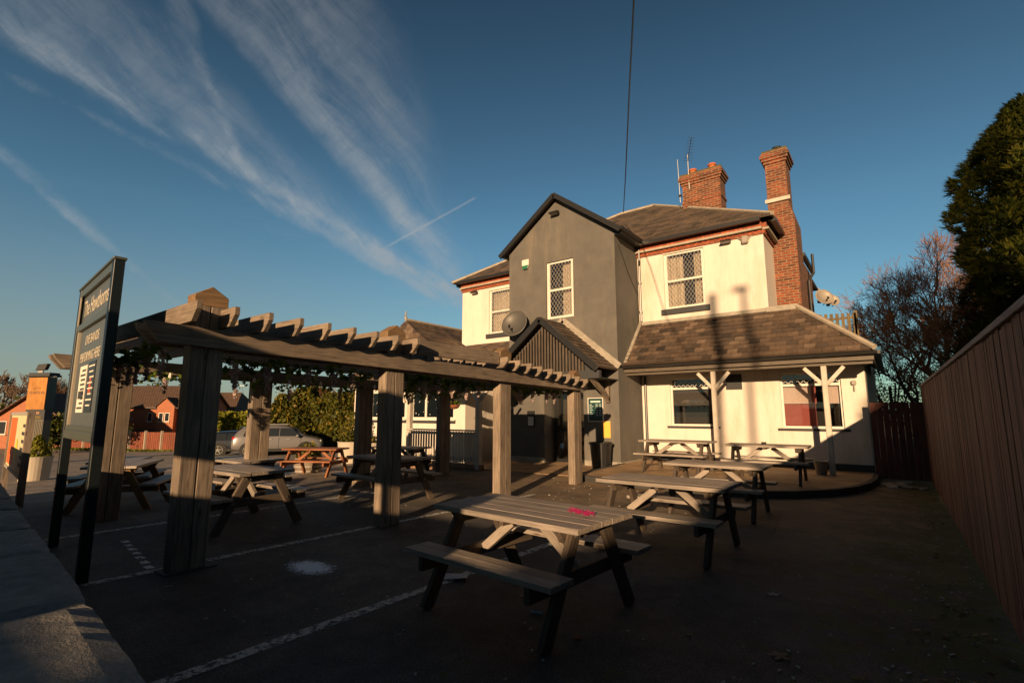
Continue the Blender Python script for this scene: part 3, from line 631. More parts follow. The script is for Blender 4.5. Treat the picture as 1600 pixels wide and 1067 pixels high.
m=M();m.poly([(-.12,0,.14),(.12,0,.14),(.12,0,-.02),(.07,0,-.14),(-.07,0,-.14),(-.12,0,-.02)],axis=(0,-.06,0));m.build('cover',M_white,t,bevel=.012)
m=M();m.poly([(-.11,-.062,-.04),(.11,-.062,-.04),(.07,-.062,-.14),(-.07,-.062,-.14)],axis=(0,-.006,0));m.build('green_band',plain('green',(.02,.16,.08),.4),t)
t=thing('wall_lamp','small wall lamp on the cream wall right of the right hand pub window','wall lamp',(-.68,W-.01,2.08))
m=M();m.box(-.05,.05,-.07,0,.0,.1);m.build('lamp_head',M_metal2,t,bevel=.015);m=M();m.tube((0,-.03,0),(0,-.03,-.15),.015);m.build('arm',M_metal2,t)
def antenna(loc,label,h=.9,lean=0,n=9):
    t=thing('aerial',label,'aerial',loc,0,'television aerials on the roof')
    m=M();m.tube((0,0,-.6),(0,0,h*.7),.014);m.build('mast',M_steel,t)
    m=M();d=Vector((.35,-.5,.75)).normalized()*h*.8;p=Vector((0,0,h*.45));m.tube(p,p+d,.01)
    for k in range(n):
        q=p+d*(k/(n-1.));w=.14-.05*k/n;m.tube(q+Vector((-w,-.05,.03)),q+Vector((w,.05,-.03)),.006)
    m.build('elements',M_blackp,t)
antenna((-4.95,16.65,9.7),'television aerial on the left side of the two pot brick chimney',.95)
antenna((-10.4,16.8,8.3),'leaning television aerial beside the small pots at the far left of the roof',.95)
t=thing('mast_pole','thin whip mast fixed to the left edge of the two pot chimney','mast',(-5.28,16.66,9.0));m=M();m.tube((0,0,-.3),(-.03,0,1.3),.012);m.build('rod',M_steel,t);m=M();m.box(-.05,.06,-.02,.02,-.1,-.02);m.build('clamp',M_blackp,t)
# menu board, poster, notice, bin
t=thing('menu_board','dark green price board with white frame on the grey pier right of the door','menu board',(-5.98,GY-.01,1.53))
m=M();m.box(-.2,.2,-.03,0,-.3,.28);m.build('board',plain('teal_board',(.012,.05,.05),.4),t)
m=M();m.box(-.215,-.195,-.04,0,-.31,.29);m.box(.195,.215,-.04,0,-.31,.29);m.box(-.195,.195,-.04,0,.27,.29);m.box(-.195,.195,-.04,0,-.31,-.29);m.build('frame',M_white,t)
m=M();mt_t=plain('board_letters',(.45,.6,.55),.5)
m.box(-.14,.14,-.033,-.03,.17,.215)
for k in range(7):
    z=.11-k*.045;m.box(-.17,-.17+random.uniform(.06,.12),-.033,-.03,z,z+.014);m.box(.0,.07,-.033,-.03,z,z+.016);m.box(.1,.16,-.033,-.03,z,z+.016)
m.build('price_lines',mt_t,t)
t=thing('yellow_poster','plain yellow poster on the grey wall above the black bin','poster',(-5.7,GY-.006,1.03));m=M();m.box(-.1,.1,-.006,0,-.2,.2);m.build('sheet',plain('yellow_paper',(.85,.45,.07),.7),t);m=M();m.box(-.105,.105,-.003,.003,.195,.205);m.build('tape',M_white,t)
t=thing('notice_holder','small white notice in a dark frame on the pier left of the door','notice',(-7.98,GY-.006,1.28));m=M();m.box(-.12,.12,-.03,0,-.22,.22);m.build('frame',M_black,t);m=M();m.box(-.09,.09,-.035,-.03,-.18,.06);m.build('sheet',M_white,t)
t=thing('litter_bin','ribbed black litter bin standing against the grey pier','bin',(-5.72,10.98,.115))
m=M();n=32;rings=[]
for rr,z in ((.20,0),(.21,.02),(.255,.56)): rings.append([((rr+(.006 if i%2 else 0))*math.cos(2*math.pi*i/n),(rr+(.006 if i%2 else 0))*math.sin(2*math.pi*i/n),z) for i in range(n)])
m.rings(rings);m.build('body',M_blackp,t)
m=M();m.lathe([(.255,.55),(.285,.555),(.29,.6),(.265,.61),(.262,.57)],(0,0,0),32);m.build('rim',M_blackp,t)
t=thing('metal_bucket','galvanised bucket at the foot of the right canopy post','bucket',(-1.36,12.9,.115));m=M();m.lathe([(.10,0),(.14,.27),(.15,.275),(.15,.285),(.13,.28),(.092,.02)],(0,0,0),20);m.build('body',M_steel,t);m=M()
for k in range(10):
    a=math.pi*k/10;b=math.pi*(k+1)/10;m.tube((.14*math.cos(a),.0,.27+.05*math.sin(a)),(.14*math.cos(b),0,.27+.05*math.sin(b)),.004,n=5)
m.build('handle',M_steel,t)
for o in C.objects:
    if o.parent is None and (o.get('category') in ('alarm box','price board') or o.name in ('menu_board','yellow_poster','notice_holder','alarm_box') or (o.name.startswith('floodlight') and 'apex' in o['label']) or (o.name.startswith('satellite_dish') and 'large' in o['label'])):
        l=o.location;o.location=(l.x*EXT_K,l.y*EXT_K,(l.z-CAMH)*EXT_K+CAMH);o.scale=(EXT_K,)*3
    if o.name=='litter_bin': o.location=(-6.2,12.02,.02);o.scale=(1.09,1.09,1.09)
# overhead cable
t=M();pts=[]
pa=Vector((-5.6,12.6,7.0));pb=Vector((2.6,-12,9.6))
A0=at(974,332,17.5);A1=at(983,150,9.0);A2=at(991,-10,6.0)
pts=[A0,A0.lerp(A1,.5)+Vector((0,0,-.12)),A1,A2,A2+(A2-A1)*2+Vector((0,0,.6)),Vector((2.9,-12.4,9.3))]
for a,b in zip(pts,pts[1:]): t.tube(a,b,.014,n=6)
tag(t.build('overhead_cable',M_black),'single black overhead cable rising from the pub roof across the sky','cable')
# loose cable on the grey wall
t=M();q=[(-5.83,12.5,6.4),(-5.83,12.7,6.2),(-5.83,13.3,5.5),(-5.83,13.95,4.95)]
for a,b in zip(q[1:],q[2:]): t.tube(a,b,.009,n=5)
t.build('loose_cable',M_black,pub)
# ---------------------------------------------------------------- pergola
pg=thing('pergola','long weathered timber pergola on doubled square posts in front of the pub','pergola',(-7,5,0))
pgi=Vector((-7,5,0))
class PM_(M):
    def build(s,*a,**k):
        s.v=[(v[0]-pgi.x,v[1]-pgi.y,v[2]) for v in s.v];return M.build(s,*a,**k)
def ppost(x0,x1,y0,y1,zt,z0=0,cap=True):
    m=PM_();ym=(y0+y1)/2
    m.box(x0,x1,y0,ym-.003,z0,zt);m.box(x0,x1,ym+.003,y1,z0,zt);p=m.build('post',M_perg,pg,bevel=.008)
    if cap:
        m=PM_();m.poly([(x0-.005,y0-.005,zt-.1),(x0-.005,y1+.005,zt-.1),(x0-.005,y1+.005,zt+.005),(x0-.005,ym,zt+.1),(x0-.005,y0-.005,zt+.005)],axis=(x1-x0+.01,0,0));m.build('post_cap',M_cap,p,bevel=.006)
for y0,zt in ((1.87,2.54),(4.17,2.49),(6.55,2.45),(8.98,2.22)): ppost(-5.38,-5.22,y0,y0+.30,zt)
for y0 in (2.08,4.1,6.25,8.55): ppost(-8.78,-8.62,y0,y0+.33,2.1,gz(-8.8),cap=False)
# near-side base skirt of first post
m=PM_();m.box(-5.44,-5.16,1.82,2.25,.0,.012);m.build('base_plate',M_dark,pg,bevel=.005)
def longbeam(x0,x1,y0,z0,y1,z1,h,nm='beam'):
    m=PM_();m.poly([(x0,y0,z0+h),(x0,y0+.02,z0+h-.05),(x0,y0+.13,z0),(x0,y1-.1,z1),(x0,y1,z1+.05),(x0,y1,z1+h)],axis=(x1-x0,0,0));return m.build(nm,M_perg,pg,bevel=.006)
longbeam(-5.215,-5.15,1.47,2.04,9.45,1.89,.185);longbeam(-5.45,-5.385,1.47,2.04,9.45,1.89,.185)
longbeam(-8.615,-8.55,1.5,2.0,9.2,1.88,.18);longbeam(-8.85,-8.785,1.5,2.0,9.2,1.88,.18)
def rafter(y,zt,xe=-4.92,h=.185,w=.05):
    m=PM_();m.poly([(xe,y,zt),(xe,y,zt-.075),(xe-.10,y,zt-h),(-8.84,y,zt-h),(-8.9,y,zt-.06),(-8.9,y,zt)],axis=(0,w,0));m.build('rafter',M_perg,pg,bevel=.004)
for k in range(9): rafter(1.78+.33*k,2.425-.004*k)
for k in range(9): rafter(6.40+.335*k,2.335-.026*k,-4.95,.175)
m=PM_();m.box(-5.16,-5.10,4.62,6.38,2.215,2.41);m.build('fascia_board',M_perg,pg,bevel=.004)
m=PM_()
for k in range(6): m.box(-8.6,-5.4,4.72+.28*k,4.76+.28*k,2.2,2.3)
m.build('inner_joists',M_perg,pg)
# garlands: leaves as small quads
def leafcloud(name,pts,size,mt,parent=None,asp=1.6,up=.3,bright=None):
    vs=[];fs=[];rs=[];gs=[]
    for i,p in enumerate(pts):
        n=Vector((random.gauss(0,1),random.gauss(0,1),random.gauss(0,1)+up));
        if n.length<.01:n=Vector((0,0,1))
        n.normalize();a=n.orthogonal().normalized();a.rotate(Matrix.Rotation(random.random()*6.28,3,n)) ;b=n.cross(a)
        s=size*random.uniform(.6,1.35);p=Vector(p);a=a*s*asp*.5;b=b*s*.5;o=len(vs)
        vs+=[p-a,p-a*.1+b,p+a,p-a*.1-b];fs.append((o,o+1,o+2,o+3));r=random.random() if bright is None else min(1,max(0,random.gauss(bright,.22)));rs+=[r]*4;gs+=[tuple(p)]*4
    m=M();m.v=[tuple(v) for v in vs];m.f=fs;m.g=gs;m.r=rs;return m.build(name,mt,parent)
def garland(p,q,n,label,nfl=6,sag=.05,z=.1):
    p=Vector(p);q=Vector(q);t=thing('garland',label,'garland',p,0,'artificial wisteria garlands under the pergola');pts=[]
    for i in range(n):
        f=random.random();c=(q-p)*f+Vector((0,0,-sag*math.sin(f*9)**2));pts.append(c+Vector((random.gauss(0,.045),random.gauss(0,.05),random.gauss(-.02,z*.45))))
    leafcloud('leaves',pts[:int(n*.55)],.06,M_gar,t)
    m=M()
    for i in range(12):m.tube((q-p)*(i/12.),(q-p)*((i+1)/12.)+Vector((0,0,-.01)),.006,n=4)
    m.build('stem',M_gar,t)
    for k in range(nfl):
        c=(q-p)*((k+.5+random.uniform(-.3,.3))/nfl)+Vector((random.gauss(0,.02),0,-.06));l=random.uniform(.16,.28);c.x+=.05
        pts=[c+Vector((random.gauss(0,.026*(1-j/150.)),random.gauss(0,.026*(1-j/150.)),-l*j/120.)) for j in range(120)]
        leafcloud('flower_cluster',pts,.032,M_wist,t,1.1)
garland((-8.45,1.75,1.98),(-5.5,1.75,2.07),520,'flowering garland across the near end of the pergola, palest blossom',10)
garland((-5.6,2.2,1.99),(-5.6,4.2,1.96),300,'garland under the front beam between the first and second posts',5)
garland((-5.6,4.6,1.97),(-5.6,6.6,1.92),620,'dense garland behind the second front post',6)
garland((-5.6,6.8,1.92),(-5.6,9.0,1.88),420,'garland near the door end of the front beam',5)
garland((-8.4,2.4,1.98),(-8.4,6.2,1.92),420,'garland along the rear beam over the picnic tables',4)
garland((-8.4,6.5,1.92),(-8.4,9.0,1.88),380,'garland on the rear beam above the white balustrade',4)
t=thing('string_lights','cable of small round bulbs strung along the rear pergola beam','string lights',(-8.3,2,2.0));m=M()
for i in range(22):m.tube((0,i*.3,-.02*math.sin(i*1.3)),(0,(i+1)*.3,-.02*math.sin((i+1)*1.3)),.004,n=4)
m.build('cable',M_black,t)
for i in range(11):
    m=M();c=(0,.15+i*.6,-.05);m.lathe([(.001,-.04),(.022,-.025),(.027,0),(.02,.02),(.012,.045)],c,8);m.build('bulb',M_white,t)
# ---------------------------------------------------------------- picnic tables
def make_table(name,label,top,leg,loc,rz,L_=1.36,Wd=.72,H_=.70,np=5,group='picnic tables outside the pub'):
    t=thing(name,label,'picnic table',loc,rz,group);pw=Wd/np
    m=M()
    for k in range(np):
        y=-Wd/2+pw*k;m.box(-L_/2+random.uniform(-.004,.004),L_/2+random.uniform(-.004,.004),y+.003,y+pw-.004,H_-.038+random.uniform(-.001,.001),H_+random.uniform(-.0015,.0015))
    m.build('tabletop',top,t,bevel=.0015)
    for s in (-1,1):
        m=M()
        for k in (0,1): yb=s*.52-.115+.117*k;m.box(-L_/2,L_/2,yb,yb+.1135,.39,.425)
        m.build('bench_seat',top,t,bevel=.0015)
    xl=L_/2-.14
    for s in (-1,1):
        for u in (-1,1):
            m=M();m.beam((s*xl,u*.17,H_-.04),(s*xl,u*.53,-.0),.042,.095,up=(1,0,0));
            m2=M();m2.frame((Vector((s*xl,u*.17,H_-.04))+Vector((s*xl,u*.53,0)))/2,(Vector((s*xl,u*.53,0))-Vector((s*xl,u*.17,H_-.04))).normalized(),Vector((1,0,0)),(Vector((s*xl,u*.53,0))-Vector((s*xl,u*.17,H_-.04))).normalized().cross(Vector((1,0,0))),.377,.022,.05)
            m2.build('leg',leg,t,bevel=.004)
        m=M();m.box(s*(xl-.045)-.022,s*(xl-.045)+.022,-.63,.63,.29,.385);m.build('seat_bearer',leg,t,bevel=.004)
        m=M();m.poly([(s*(xl-.045)-.022,-.33,H_-.04),(s*(xl-.045)-.022,.33,H_-.04),(s*(xl-.045)-.022,.27,H_-.125),(s*(xl-.045)-.022,-.27,H_-.125)],axis=(.044,0,0));m.build('top_bearer',leg,t,bevel=.003)
        m=M();m.beam((s*(xl-.08),0,.34),(s*(xl-.46),0,H_-.06),.07,.045,up=(0,1,0));m.build('brace',top,t,bevel=.003)
        m=M()
        for u in (-1,1):
            for yy,zz in ((.2,H_-.085),(.345,.34)): m.tube((s*(xl+.02),u*yy,zz),(s*(xl+.03),u*yy,zz),.011,n=8)
        m.build('bolts',M_steel,t)
    m=M();m.box(-.02,.02,-.31,.31,H_-.08,H_-.04);m.build('centre_batten',leg,t)
    return t
proto=make_table('picnic_table','weathered picnic table nearest the camera with pink streamer on top',M_table,M_leg,(-2.27,3.2,0),R(-4))
ORG=wood('orange_table_timber',(.16,.075,.022),(.33,.17,.05),(.42,.25,.09))
ti=make_table('picnic_table','orange brown picnic table half hidden behind the tall pub sign',M_table,ORG,(-10.15,2.85,gz(-10.1)),R(-33))
tr=make_table('picnic_table','reddish picnic table beside the barrel planter near the parked cars',M_red,M_red,(-12.05,7.45,gz(-12)),R(28),L_=1.5)
def tcopy(src,label,x,y,rz,z=None,sx=1):
    c=copy_tree(src);c.location=(x,y,gz(x) if z is None else z);c.rotation_euler=(0,0,R(rz));c['label']=label;c.scale=(sx,1,1);return c
tcopy(proto,'second picnic table, directly behind the nearest one',-2.02,5.45,-1)
tcopy(proto,'third picnic table, standing in front of the terrace kerb',-2.12,7.75,1)
tcopy(proto,'picnic table on the terrace against the left pub window and downpipe',-4.0,11.5,-2,.115,1.15)
tcopy(proto,'picnic table on the terrace between the two canopy posts with an ashtray',-2.05,11.0,2,.115,1.08)
tcopy(proto,'picnic table between the first two pergola posts, sunlit plank ends',-6.95,3.22,2)
tcopy(proto,'picnic table behind the second front pergola post',-6.9,5.6,-3)
tcopy(proto,'shaded picnic table behind the rear row of pergola posts',-8.95,4.15,3,gz(-9))
tcopy(proto,'dark picnic table near the white balustrade',-9.35,7.9,15,gz(-9.3))
tcopy(ti,'reddish topped picnic table farthest left behind the orange brown one',-12.2,3.35,-30)
# ashtray on terrace table, ribbons on nearest
t=M();t.lathe([(.045,0),(.05,.035),(.038,.035),(.034,.012)],(-2.1,11.0,.826),14);tag(t.build('ashtray',M_black),'small black ashtray on the terrace table between the canopy posts','ashtray')
def streamer():
    mp=plain('pink_foil',(.30,.01,.09),.3);vs=M();base=Vector((-1.93,3.23,.708))
    for k in range(90):
        f=k/90.;c=base+Vector((f*.2,.012*math.sin(f*7)-f*.02,random.uniform(0,.02)));d=Vector((random.gauss(0,1),random.gauss(0,1),random.gauss(0,.6))).normalized()*.02
        if .45<f<.7 and random.random()<.6:continue
        vs.beam(c-d,c+d,.006,.002)
    return vs.build('party_streamer',mp)
tag(streamer(),'crumpled pink foil streamer on the nearest picnic table top','streamer')
# litter
t=M();t.poly([(-3.33,3.33,.008),(-3.12,3.46,.010),(-3.0,3.33,.03),(-3.2,3.21,.008)],axis=(0,0,.002));tag(t.build('paper_sheet',plain('paper',(.5,.5,.52),.8)),'pale folded paper sheet on the asphalt under the nearest table','paper')
t=M();t.tube((-2.19,3.10,.012),(-2.10,3.13,.012),.010,n=8);tag(t.build('cigarette_lighter',plain('pale_blue',(.2,.35,.45),.4)),'pale blue cigarette lighter on the asphalt before the nearest table','lighter')
t=M();t.tube((-3.29,3.18,.014),(-3.22,3.2,.014),.012,n=8);tag(t.build('cigarette_butt',plain('blue_grey',(.15,.2,.3),.5)),'small blue wrapper beside the paper sheet','wrapper')
def leafshape(x,y,s,rz,label,c):
    m=M();pts=[]
    for k in range(25):
        a=2*math.pi*k/25;r=s*(.35+.65*abs(math.cos(2.5*a))**1.3);pts.append((r*math.cos(a),r*math.sin(a),.006+.02*s*10*abs(math.sin(a*1.5))*.3))
    cc=len(pts);vs=pts+[(0,0,.012)];m._add(vs,[(i,(i+1)%25,cc) for i in range(25)],[tuple(v) for v in vs]);m.tube((0,0,.008),(-s*1.3,-s*.2,.006),.0025,n=4)
    o=m.build('fallen_leaf',c);o.location=(x,y,0);o.rotation_euler=(0,0,rz);return tag(o,label,'leaf',group='fallen leaves on the asphalt')
ML=plain('dry_leaf',(.16,.12,.075),.8)
leafshape(-.66,3.45,.065,2.2,'large dry maple leaf lying nearest the camera at lower right',ML)
leafshape(-.88,4.55,.05,.5,'curled pale leaf on the asphalt between fence and tables',plain('pale_leaf',(.36,.34,.33),.8))
leafshape(-1.72,2.95,.035,1.2,'small red brown leaf by the foot of the nearest table',plain('red_leaf',(.25,.06,.02),.8))
m=M()
for k in range(700):
    x=random.uniform(-8.5,.45) if k<450 else .45-abs(random.gauss(0,.5));y=random.uniform(1.6,10.0)
    if -5.6<x<-5.1:continue
    s=random.uniform(.004,.013);m.beam((x,y,.005),(x+random.uniform(-s,s)*2,y+s*1.6,.005+s*.3),s,s*.5)
tag(m.build('gravel',plain('grit',(.42,.40,.36),.8)),kind='stuff')
pts=[(.45-abs(random.gauss(0,.35)),random.uniform(2,13),.012) for _ in range(420)]+[(random.uniform(-7,.3),random.uniform(2,9),.01) for _ in range(60)]
tag(leafcloud('leaf_litter',pts,.03,leafm('dead_leaves',[(.09,.05,.02),(.2,.12,.05),(.12,.12,.03)]),None,1.3,6),kind='stuff')
# ---------------------------------------------------------------- right fence and gate
f=thing('boundary_fence','long dark red stained close boarded fence along the right side','fence',(.5,0,0))
m=M();y=-1.
while y<13.75:
    w=.098;m.box(0+random.uniform(-.003,.003),.018+random.uniform(0,.004),y,y+w-.003,.03,1.825+.145*(y+1)/14.75+random.uniform(-.016,.008));m.box(.022,.034,y+.06,y+w+.04,.03,1.8);y+=w
m.build('boards',M_fence,f)
m=M();m.beam((.02,-1,1.845),(.02,13.75,1.99),.08,.04);m.build('capping_rail',wood('cap_rail',(.2,.16,.15),(.35,.29,.27),(.45,.38,.35)),f,bevel=.004)
m=M();
for z in (.4,1.1,1.75): m.box(.035,.085,-1,13.75,z,z+.08)
m.build('rails',M_fence,f)
g=thing('side_gate','low dark red timber gate closing the gap between house and fence','gate',(-.42,13.6,0))
m=M();x=0
while x<.9: m.box(x,x+.112,0,.02,.04,1.66,r=random.random());x+=.116
m.build('boards',M_gate,g);m=M();m.box(0,.9,.02,.06,.3,.4);m.box(0,.9,.02,.06,1.4,1.5);m.build('rails',M_fence,g)
# rubble and moss at the foot of the gate
m=M();
for k in range(14): x=random.uniform(-.35,.4);y=random.uniform(12.2,13.4);s=random.uniform(.06,.16);m.frame((x,y,.02),Vector((math.cos(k),math.sin(k),.1)).normalized(),Vector((-math.sin(k),math.cos(k),0)),Vector((0,0,1)),s,s*.7,.02)
tag(m.build('rubble',M_stone,bevel=.01),kind='stuff')
# ---------------------------------------------------------------- front wall with coping and big sign
SD=Vector((-.9966,.082,0));SN=Vector((.082,.9966,0));SA=math.atan2(.082,-.9966)
wl=thing('boundary_wall','low wall with rough stone coping slabs at the lower left','wall',(0,0,0),0)
WZ=.90;WP=.305;WT=.40
def SP(s,p,z): v=SD*s+SN*p;return Vector((v.x,v.y,z))
m=M();m.frame(SP(4.2,WP-.04-WT/2,(WZ-.09)/2-.2),SD,SN,Vector((0,0,1)),10.2,WT/2-.05,(WZ-.09)/2+.2);m.build('wall_body',brick('wall_brick',(.2,.1,.06),(.13,.07,.045),(.16,.14,.12)),wl)
def stonem():
    m_,nt,b=mat('rough_coping_stone');p=geo(nt);n=noise(nt,p,3,7,.7);n2=noise(nt,p,22,6,.75);n3=noise(nt,p,110,3,.7)
    c=ramp(nt,n,[(.3,(.15,.15,.145)),(.7,(.34,.325,.30))]);c=mixc(nt,.6,c,ramp(nt,n2,[(.35,(.5,.5,.5)),(.65,(1.15,1.15,1.15))]),'MULTIPLY');r_=attr(nt,'r').outputs['Fac'];c=mixc(nt,.5,c,ramp(nt,r_,[(0,(.6,.6,.6)),(1,(1,1,1))]),'MULTIPLY')
    setc(nt,b,c);b.inputs['Roughness'].default_value=.85;h=mixc(nt,.35,n2,n3);bump(nt,b,h,1,.025);return m_
MC=stonem();s=-1.2
while s<14:
    l=random.choice((.5,.62,.78,.7));tw=random.uniform(-.006,.006)
    m=M();nn=14;vs=[];fs=[];a0,a1=s+.006,s+l-.006;p0=WP-WT-.02;p1=WP+random.uniform(-.004,.004)
    G_=[[SP(a0+(a1-a0)*i/nn+(random.uniform(-.001,.001)),p0+(p1-p0)*j/8+(random.uniform(-.0018,.0018) if j in(0,8) else 0)-(.012 if (i in (0,nn) and j==8) else 0),WZ+random.uniform(-.002,.002)-(.01 if (i in(0,nn) or j in(0,8)) else 0)+tw*i/nn) for j in range(9)] for i in range(nn+1)]
    vs=[p for r_ in G_ for p in r_];fs=[(i*9+j,i*9+j+1,(i+1)*9+j+1,(i+1)*9+j) for i in range(nn) for j in range(8)]
    k=len(vs);bd=[i*9 for i in range(nn+1)]+[nn*9+j for j in range(1,9)]+[i*9+8 for i in range(nn-1,-1,-1)]+[j for j in range(7,0,-1)]
    vs+=[Vector((vs[i].x,vs[i].y,WZ-.085)) for i in bd];fs+=[(bd[i],bd[(i+1)%len(bd)],k+(i+1)%len(bd),k+i) for i in range(len(bd))]
    fs=[tuple(reversed(f_)) for f_ in fs]
    m._add(vs,fs,[tuple(v) for v in vs]);m.build('coping_slab',MC,wl);s+=l
sg=thing('pub_sign','tall dark framed pub notice sign on two posts behind the low wall','sign',SP(6.55,.88,0),SA)
# local x=along SD (to the left in the picture), local y = -SN direction (towards the camera)
sx0,sx1=-.95,.9;sz0,sz1=1.15,2.80
m=M();m.box(sx0,sx0+.1,-.04,.04,0,sz1);m.build('post',M_navy,sg,bevel=.004);m=M();m.box(sx1-.1,sx1,-.04,.04,gz(-7.5),sz1);m.build('post',M_navy,sg,bevel=.004)
m=M();m.box(sx0+.1,sx1-.1,-.035,.035,sz1-.09,sz1);m.box(sx0+.1,sx1-.1,-.035,.035,sz0,sz0+.09);m.box(sx0+.1,sx1-.1,-.01,.035,2.31,2.38);m.box(sx0-.01,sx1+.01,-.05,.05,sz1,sz1+.025)
m.box(sx0+.1,sx0+.15,.0,.03,sz0+.09,2.31);m.box(sx1-.15,sx1-.1,.0,.03,sz0+.09,2.31);m.box(sx0+.15,sx1-.15,0,.028,sz0+.09,sz0+.14);m.build('frame',plain('frame_green_grey',(.06,.07,.055),.35),sg,bevel=.003)
m=M();m.box(sx1-.19,sx1-.15,.002,.026,sz0+.14,2.31);m.box(sx1-.13,sx1-.10,.028,.036,2.38,sz1-.09);m.build('glazing_bead',M_stone,sg)  # pale strips put sunlight on the frame's inner left edge
m=M();m.box(sx0+.1,sx1-.1,-.02,.004,sz0+.09,sz1-.09);m.build('panel',plain('panel_slate',(.075,.085,.085),.4),sg)
rt=(R(90),0,R(180))
M_let=plain('sign_letters',(.50,.45,.36),.6)
text_mesh('The Hawthorns',.26,M_let,sg,(.02,.006,2.47),rt,sx=.80,shear=.0)
text_mesh('LIVE BANDS',.14,M_let,sg,(-.02,.006,2.13),rt);text_mesh('PERFORMING HERE',.14,M_let,sg,(.02,.006,1.95),rt,sx=.9)
m=M();m.box(.02,.42,.005,.010,1.42,1.9);m.build('white_poster',plain('poster_paper',(.66,.62,.54),.7),sg);mm=M()
for k in range(9): zz=1.86-k*.048;mm.box(.06,.06+random.uniform(.14,.32),.011,.012,zz-.02,zz)
mm.box(.07,.37,.011,.012,1.56,1.64);mm.build('poster_print',M_dark,sg)
m=M();m.box(-.42,-.06,.005,.010,1.42,1.92);m.build('black_poster',M_blackp,sg);mm=M();mm.poly([(-.2,.011,1.76),(-.28,.011,1.76),(-.31,.011,1.6),(-.17,.011,1.6)]);mm.build('poster_figure',plain('fig',(.35,.07,.05),.7),sg);mm=M()
for k in range(8): zz=1.88-k*.055;mm.box(-.4+.05*(k%2),-.1-.04*(k%3),.011,.012,zz-.014,zz)
mm.build('poster_print',M_cream,sg)
# small banner boards on the wall further along
b=thing('banner_board','framed colourful offers banner beyond the low wall at the far left edge','banner',SP(13.3,.93,gz(-13.3)),SA)
m=M();m.box(-1.3,-1.2,-.05,.05,-.2,1.66);m.build('post',M_perg,b);m=M();m.box(2.4,2.5,-.05,.05,-.2,1.66);m.build('post',M_perg,b)
m=M();m.box(-1.2,2.4,-.02,.02,.55,1.6);m.build('panel',plain('banner_cream',(.6,.5,.3),.6),b)
m=M();m.box(-1.2,2.4,-.03,.04,1.6,1.66);m.box(-1.2,2.4,-.03,.04,.5,.55);m.build('frame',M_leadw,b)
m=M();m.box(.9,2.3,.021,.024,.6,1.55);m.build('orange_field',plain('banner_orange',(.6,.12,.02),.6),b);m=M();m.lathe([(.001,0),(.2,.001)],(0,0,0),20)
m.v=[(v[0]+.4,.024+v[2],v[1]+.95) for v in m.v];m.build('yellow_spot',plain('banner_yellow',(.6,.5,.03),.6),b)
m=M()
for k in range(6): m.box(-1.05,-.3-.1*(k%2),.021,.023,.68+k*.14,.74+k*.14)
m.build('print_lines',M_dark,b)
# ---------------------------------------------------------------- white shelter
sh=thing('timber_shelter','white painted timber shelter with picket balustrade beside the entrance','shelter',(-10,11,0))
class SM_(M):
    def build(s,*a,**k):
        s.v=[(v[0]+10,v[1]-11,v[2]) for v in s.v];return M.build(s,*a,**k)
for x in (-8.6,-11.45,-9.95):
    m=SM_();m.box(x-.07,x+.07,9.83 if x>-11 else 10.0,9.97 if x>-11 else 10.14,.0,2.15);m.build('post',M_postw,sh,bevel=.01) if x!=-9.95 else None
m=SM_();m.box(-11.5,-8.53,9.98,10.06,2.15,2.28);m.box(-11.5,-11.4,10.06,12.,2.15,2.28);m.box(-8.6,-8.5,10.06,12.,2.15,2.28);m.build('beam',M_postw,sh)
m=SM_();m.box(-11.7,-8.4,9.8,12,2.28,2.33);m.build('roof',M_dark,sh)
m=SM_();x=-11.35
while x<-8.7:
    m.box(x,x+.055,9.93,9.955,.16,.95,r=random.random());x+=.105
m.box(-11.4,-8.66,9.955,9.995,.86,.93);m.box(-11.4,-8.66,9.955,9.995,.22,.29);m.build('balustrade',M_postw,sh)
m=SM_();m.box(-11.42,-8.62,9.9,10.02,.96,1.0);m.build('handrail',M_postw,sh)
m=SM_();m.box(-11.5,-8.5,9.85,10.0,-.1,.13);m.build('stone_edge',brick('edge_stone',(.36,.22,.12),(.26,.16,.09),(.12,.09,.06),bw=.3,bh=.14),sh)
for x in (-8.6,-11.45):
    for s_ in (-1,1):
        m=SM_();m.beam((x+s_*.05,9.92,1.75),(x+s_*.36,9.92,2.13),.05,.07);m.build('bracket',M_postw,sh)
bn=thing('wall_bench','dark bench against the cream wall inside the shelter','bench',(-9.6,12.9,.05));m=M();m.box(-.75,.75,-.2,.2,.40,.45);m.build('seat',M_leg,bn);m=M();m.box(-.75,.75,.18,.22,.5,.85);m.build('backrest',M_leg,bn)
for x in (-.65,.65): m=M();m.box(x-.04,x+.04,-.18,.18,0,.4);m.build('leg',M_leg,bn)
# hanging basket and lantern
hb=thing('hanging_basket','coir lined hanging basket by the bay window','hanging basket',(-10.15,10.6,1.55));m=M();m.lathe([(.001,0),(.09,.02),(.15,.07),(.17,.13)],(0,0,0),16);m.build('bowl',plain('coir',(.2,.07,.03),.9),hb)
leafcloud('plants',[(random.gauss(0,.08),random.gauss(0,.08),.15+abs(random.gauss(0,.04))) for _ in range(120)],.06,M_gar,hb)
m=M()
for a in range(3): m.tube((.16*math.cos(a*2.1),.16*math.sin(a*2.1),.13),(0,0,.55),.004,n=4)
m.build('chains',M_black,hb)
ln=thing('wall_lantern','old square lantern hanging at the left post of the shelter','lantern',(-11.3,9.75,1.95));m=M();m.poly([(-.1,-.1,0),(.1,-.1,0),(.1,.1,0),(-.1,.1,0)],axis=(0,0,.02));m.lathe([(.14,.26),(.02,.36)],(0,0,0),4)
for a in ((-.09,-.09),(.09,-.09),(.09,.09),(-.09,.09)): m.tube((a[0],a[1],0),(a[0]*1.3,a[1]*1.3,.27),.012,n=5)
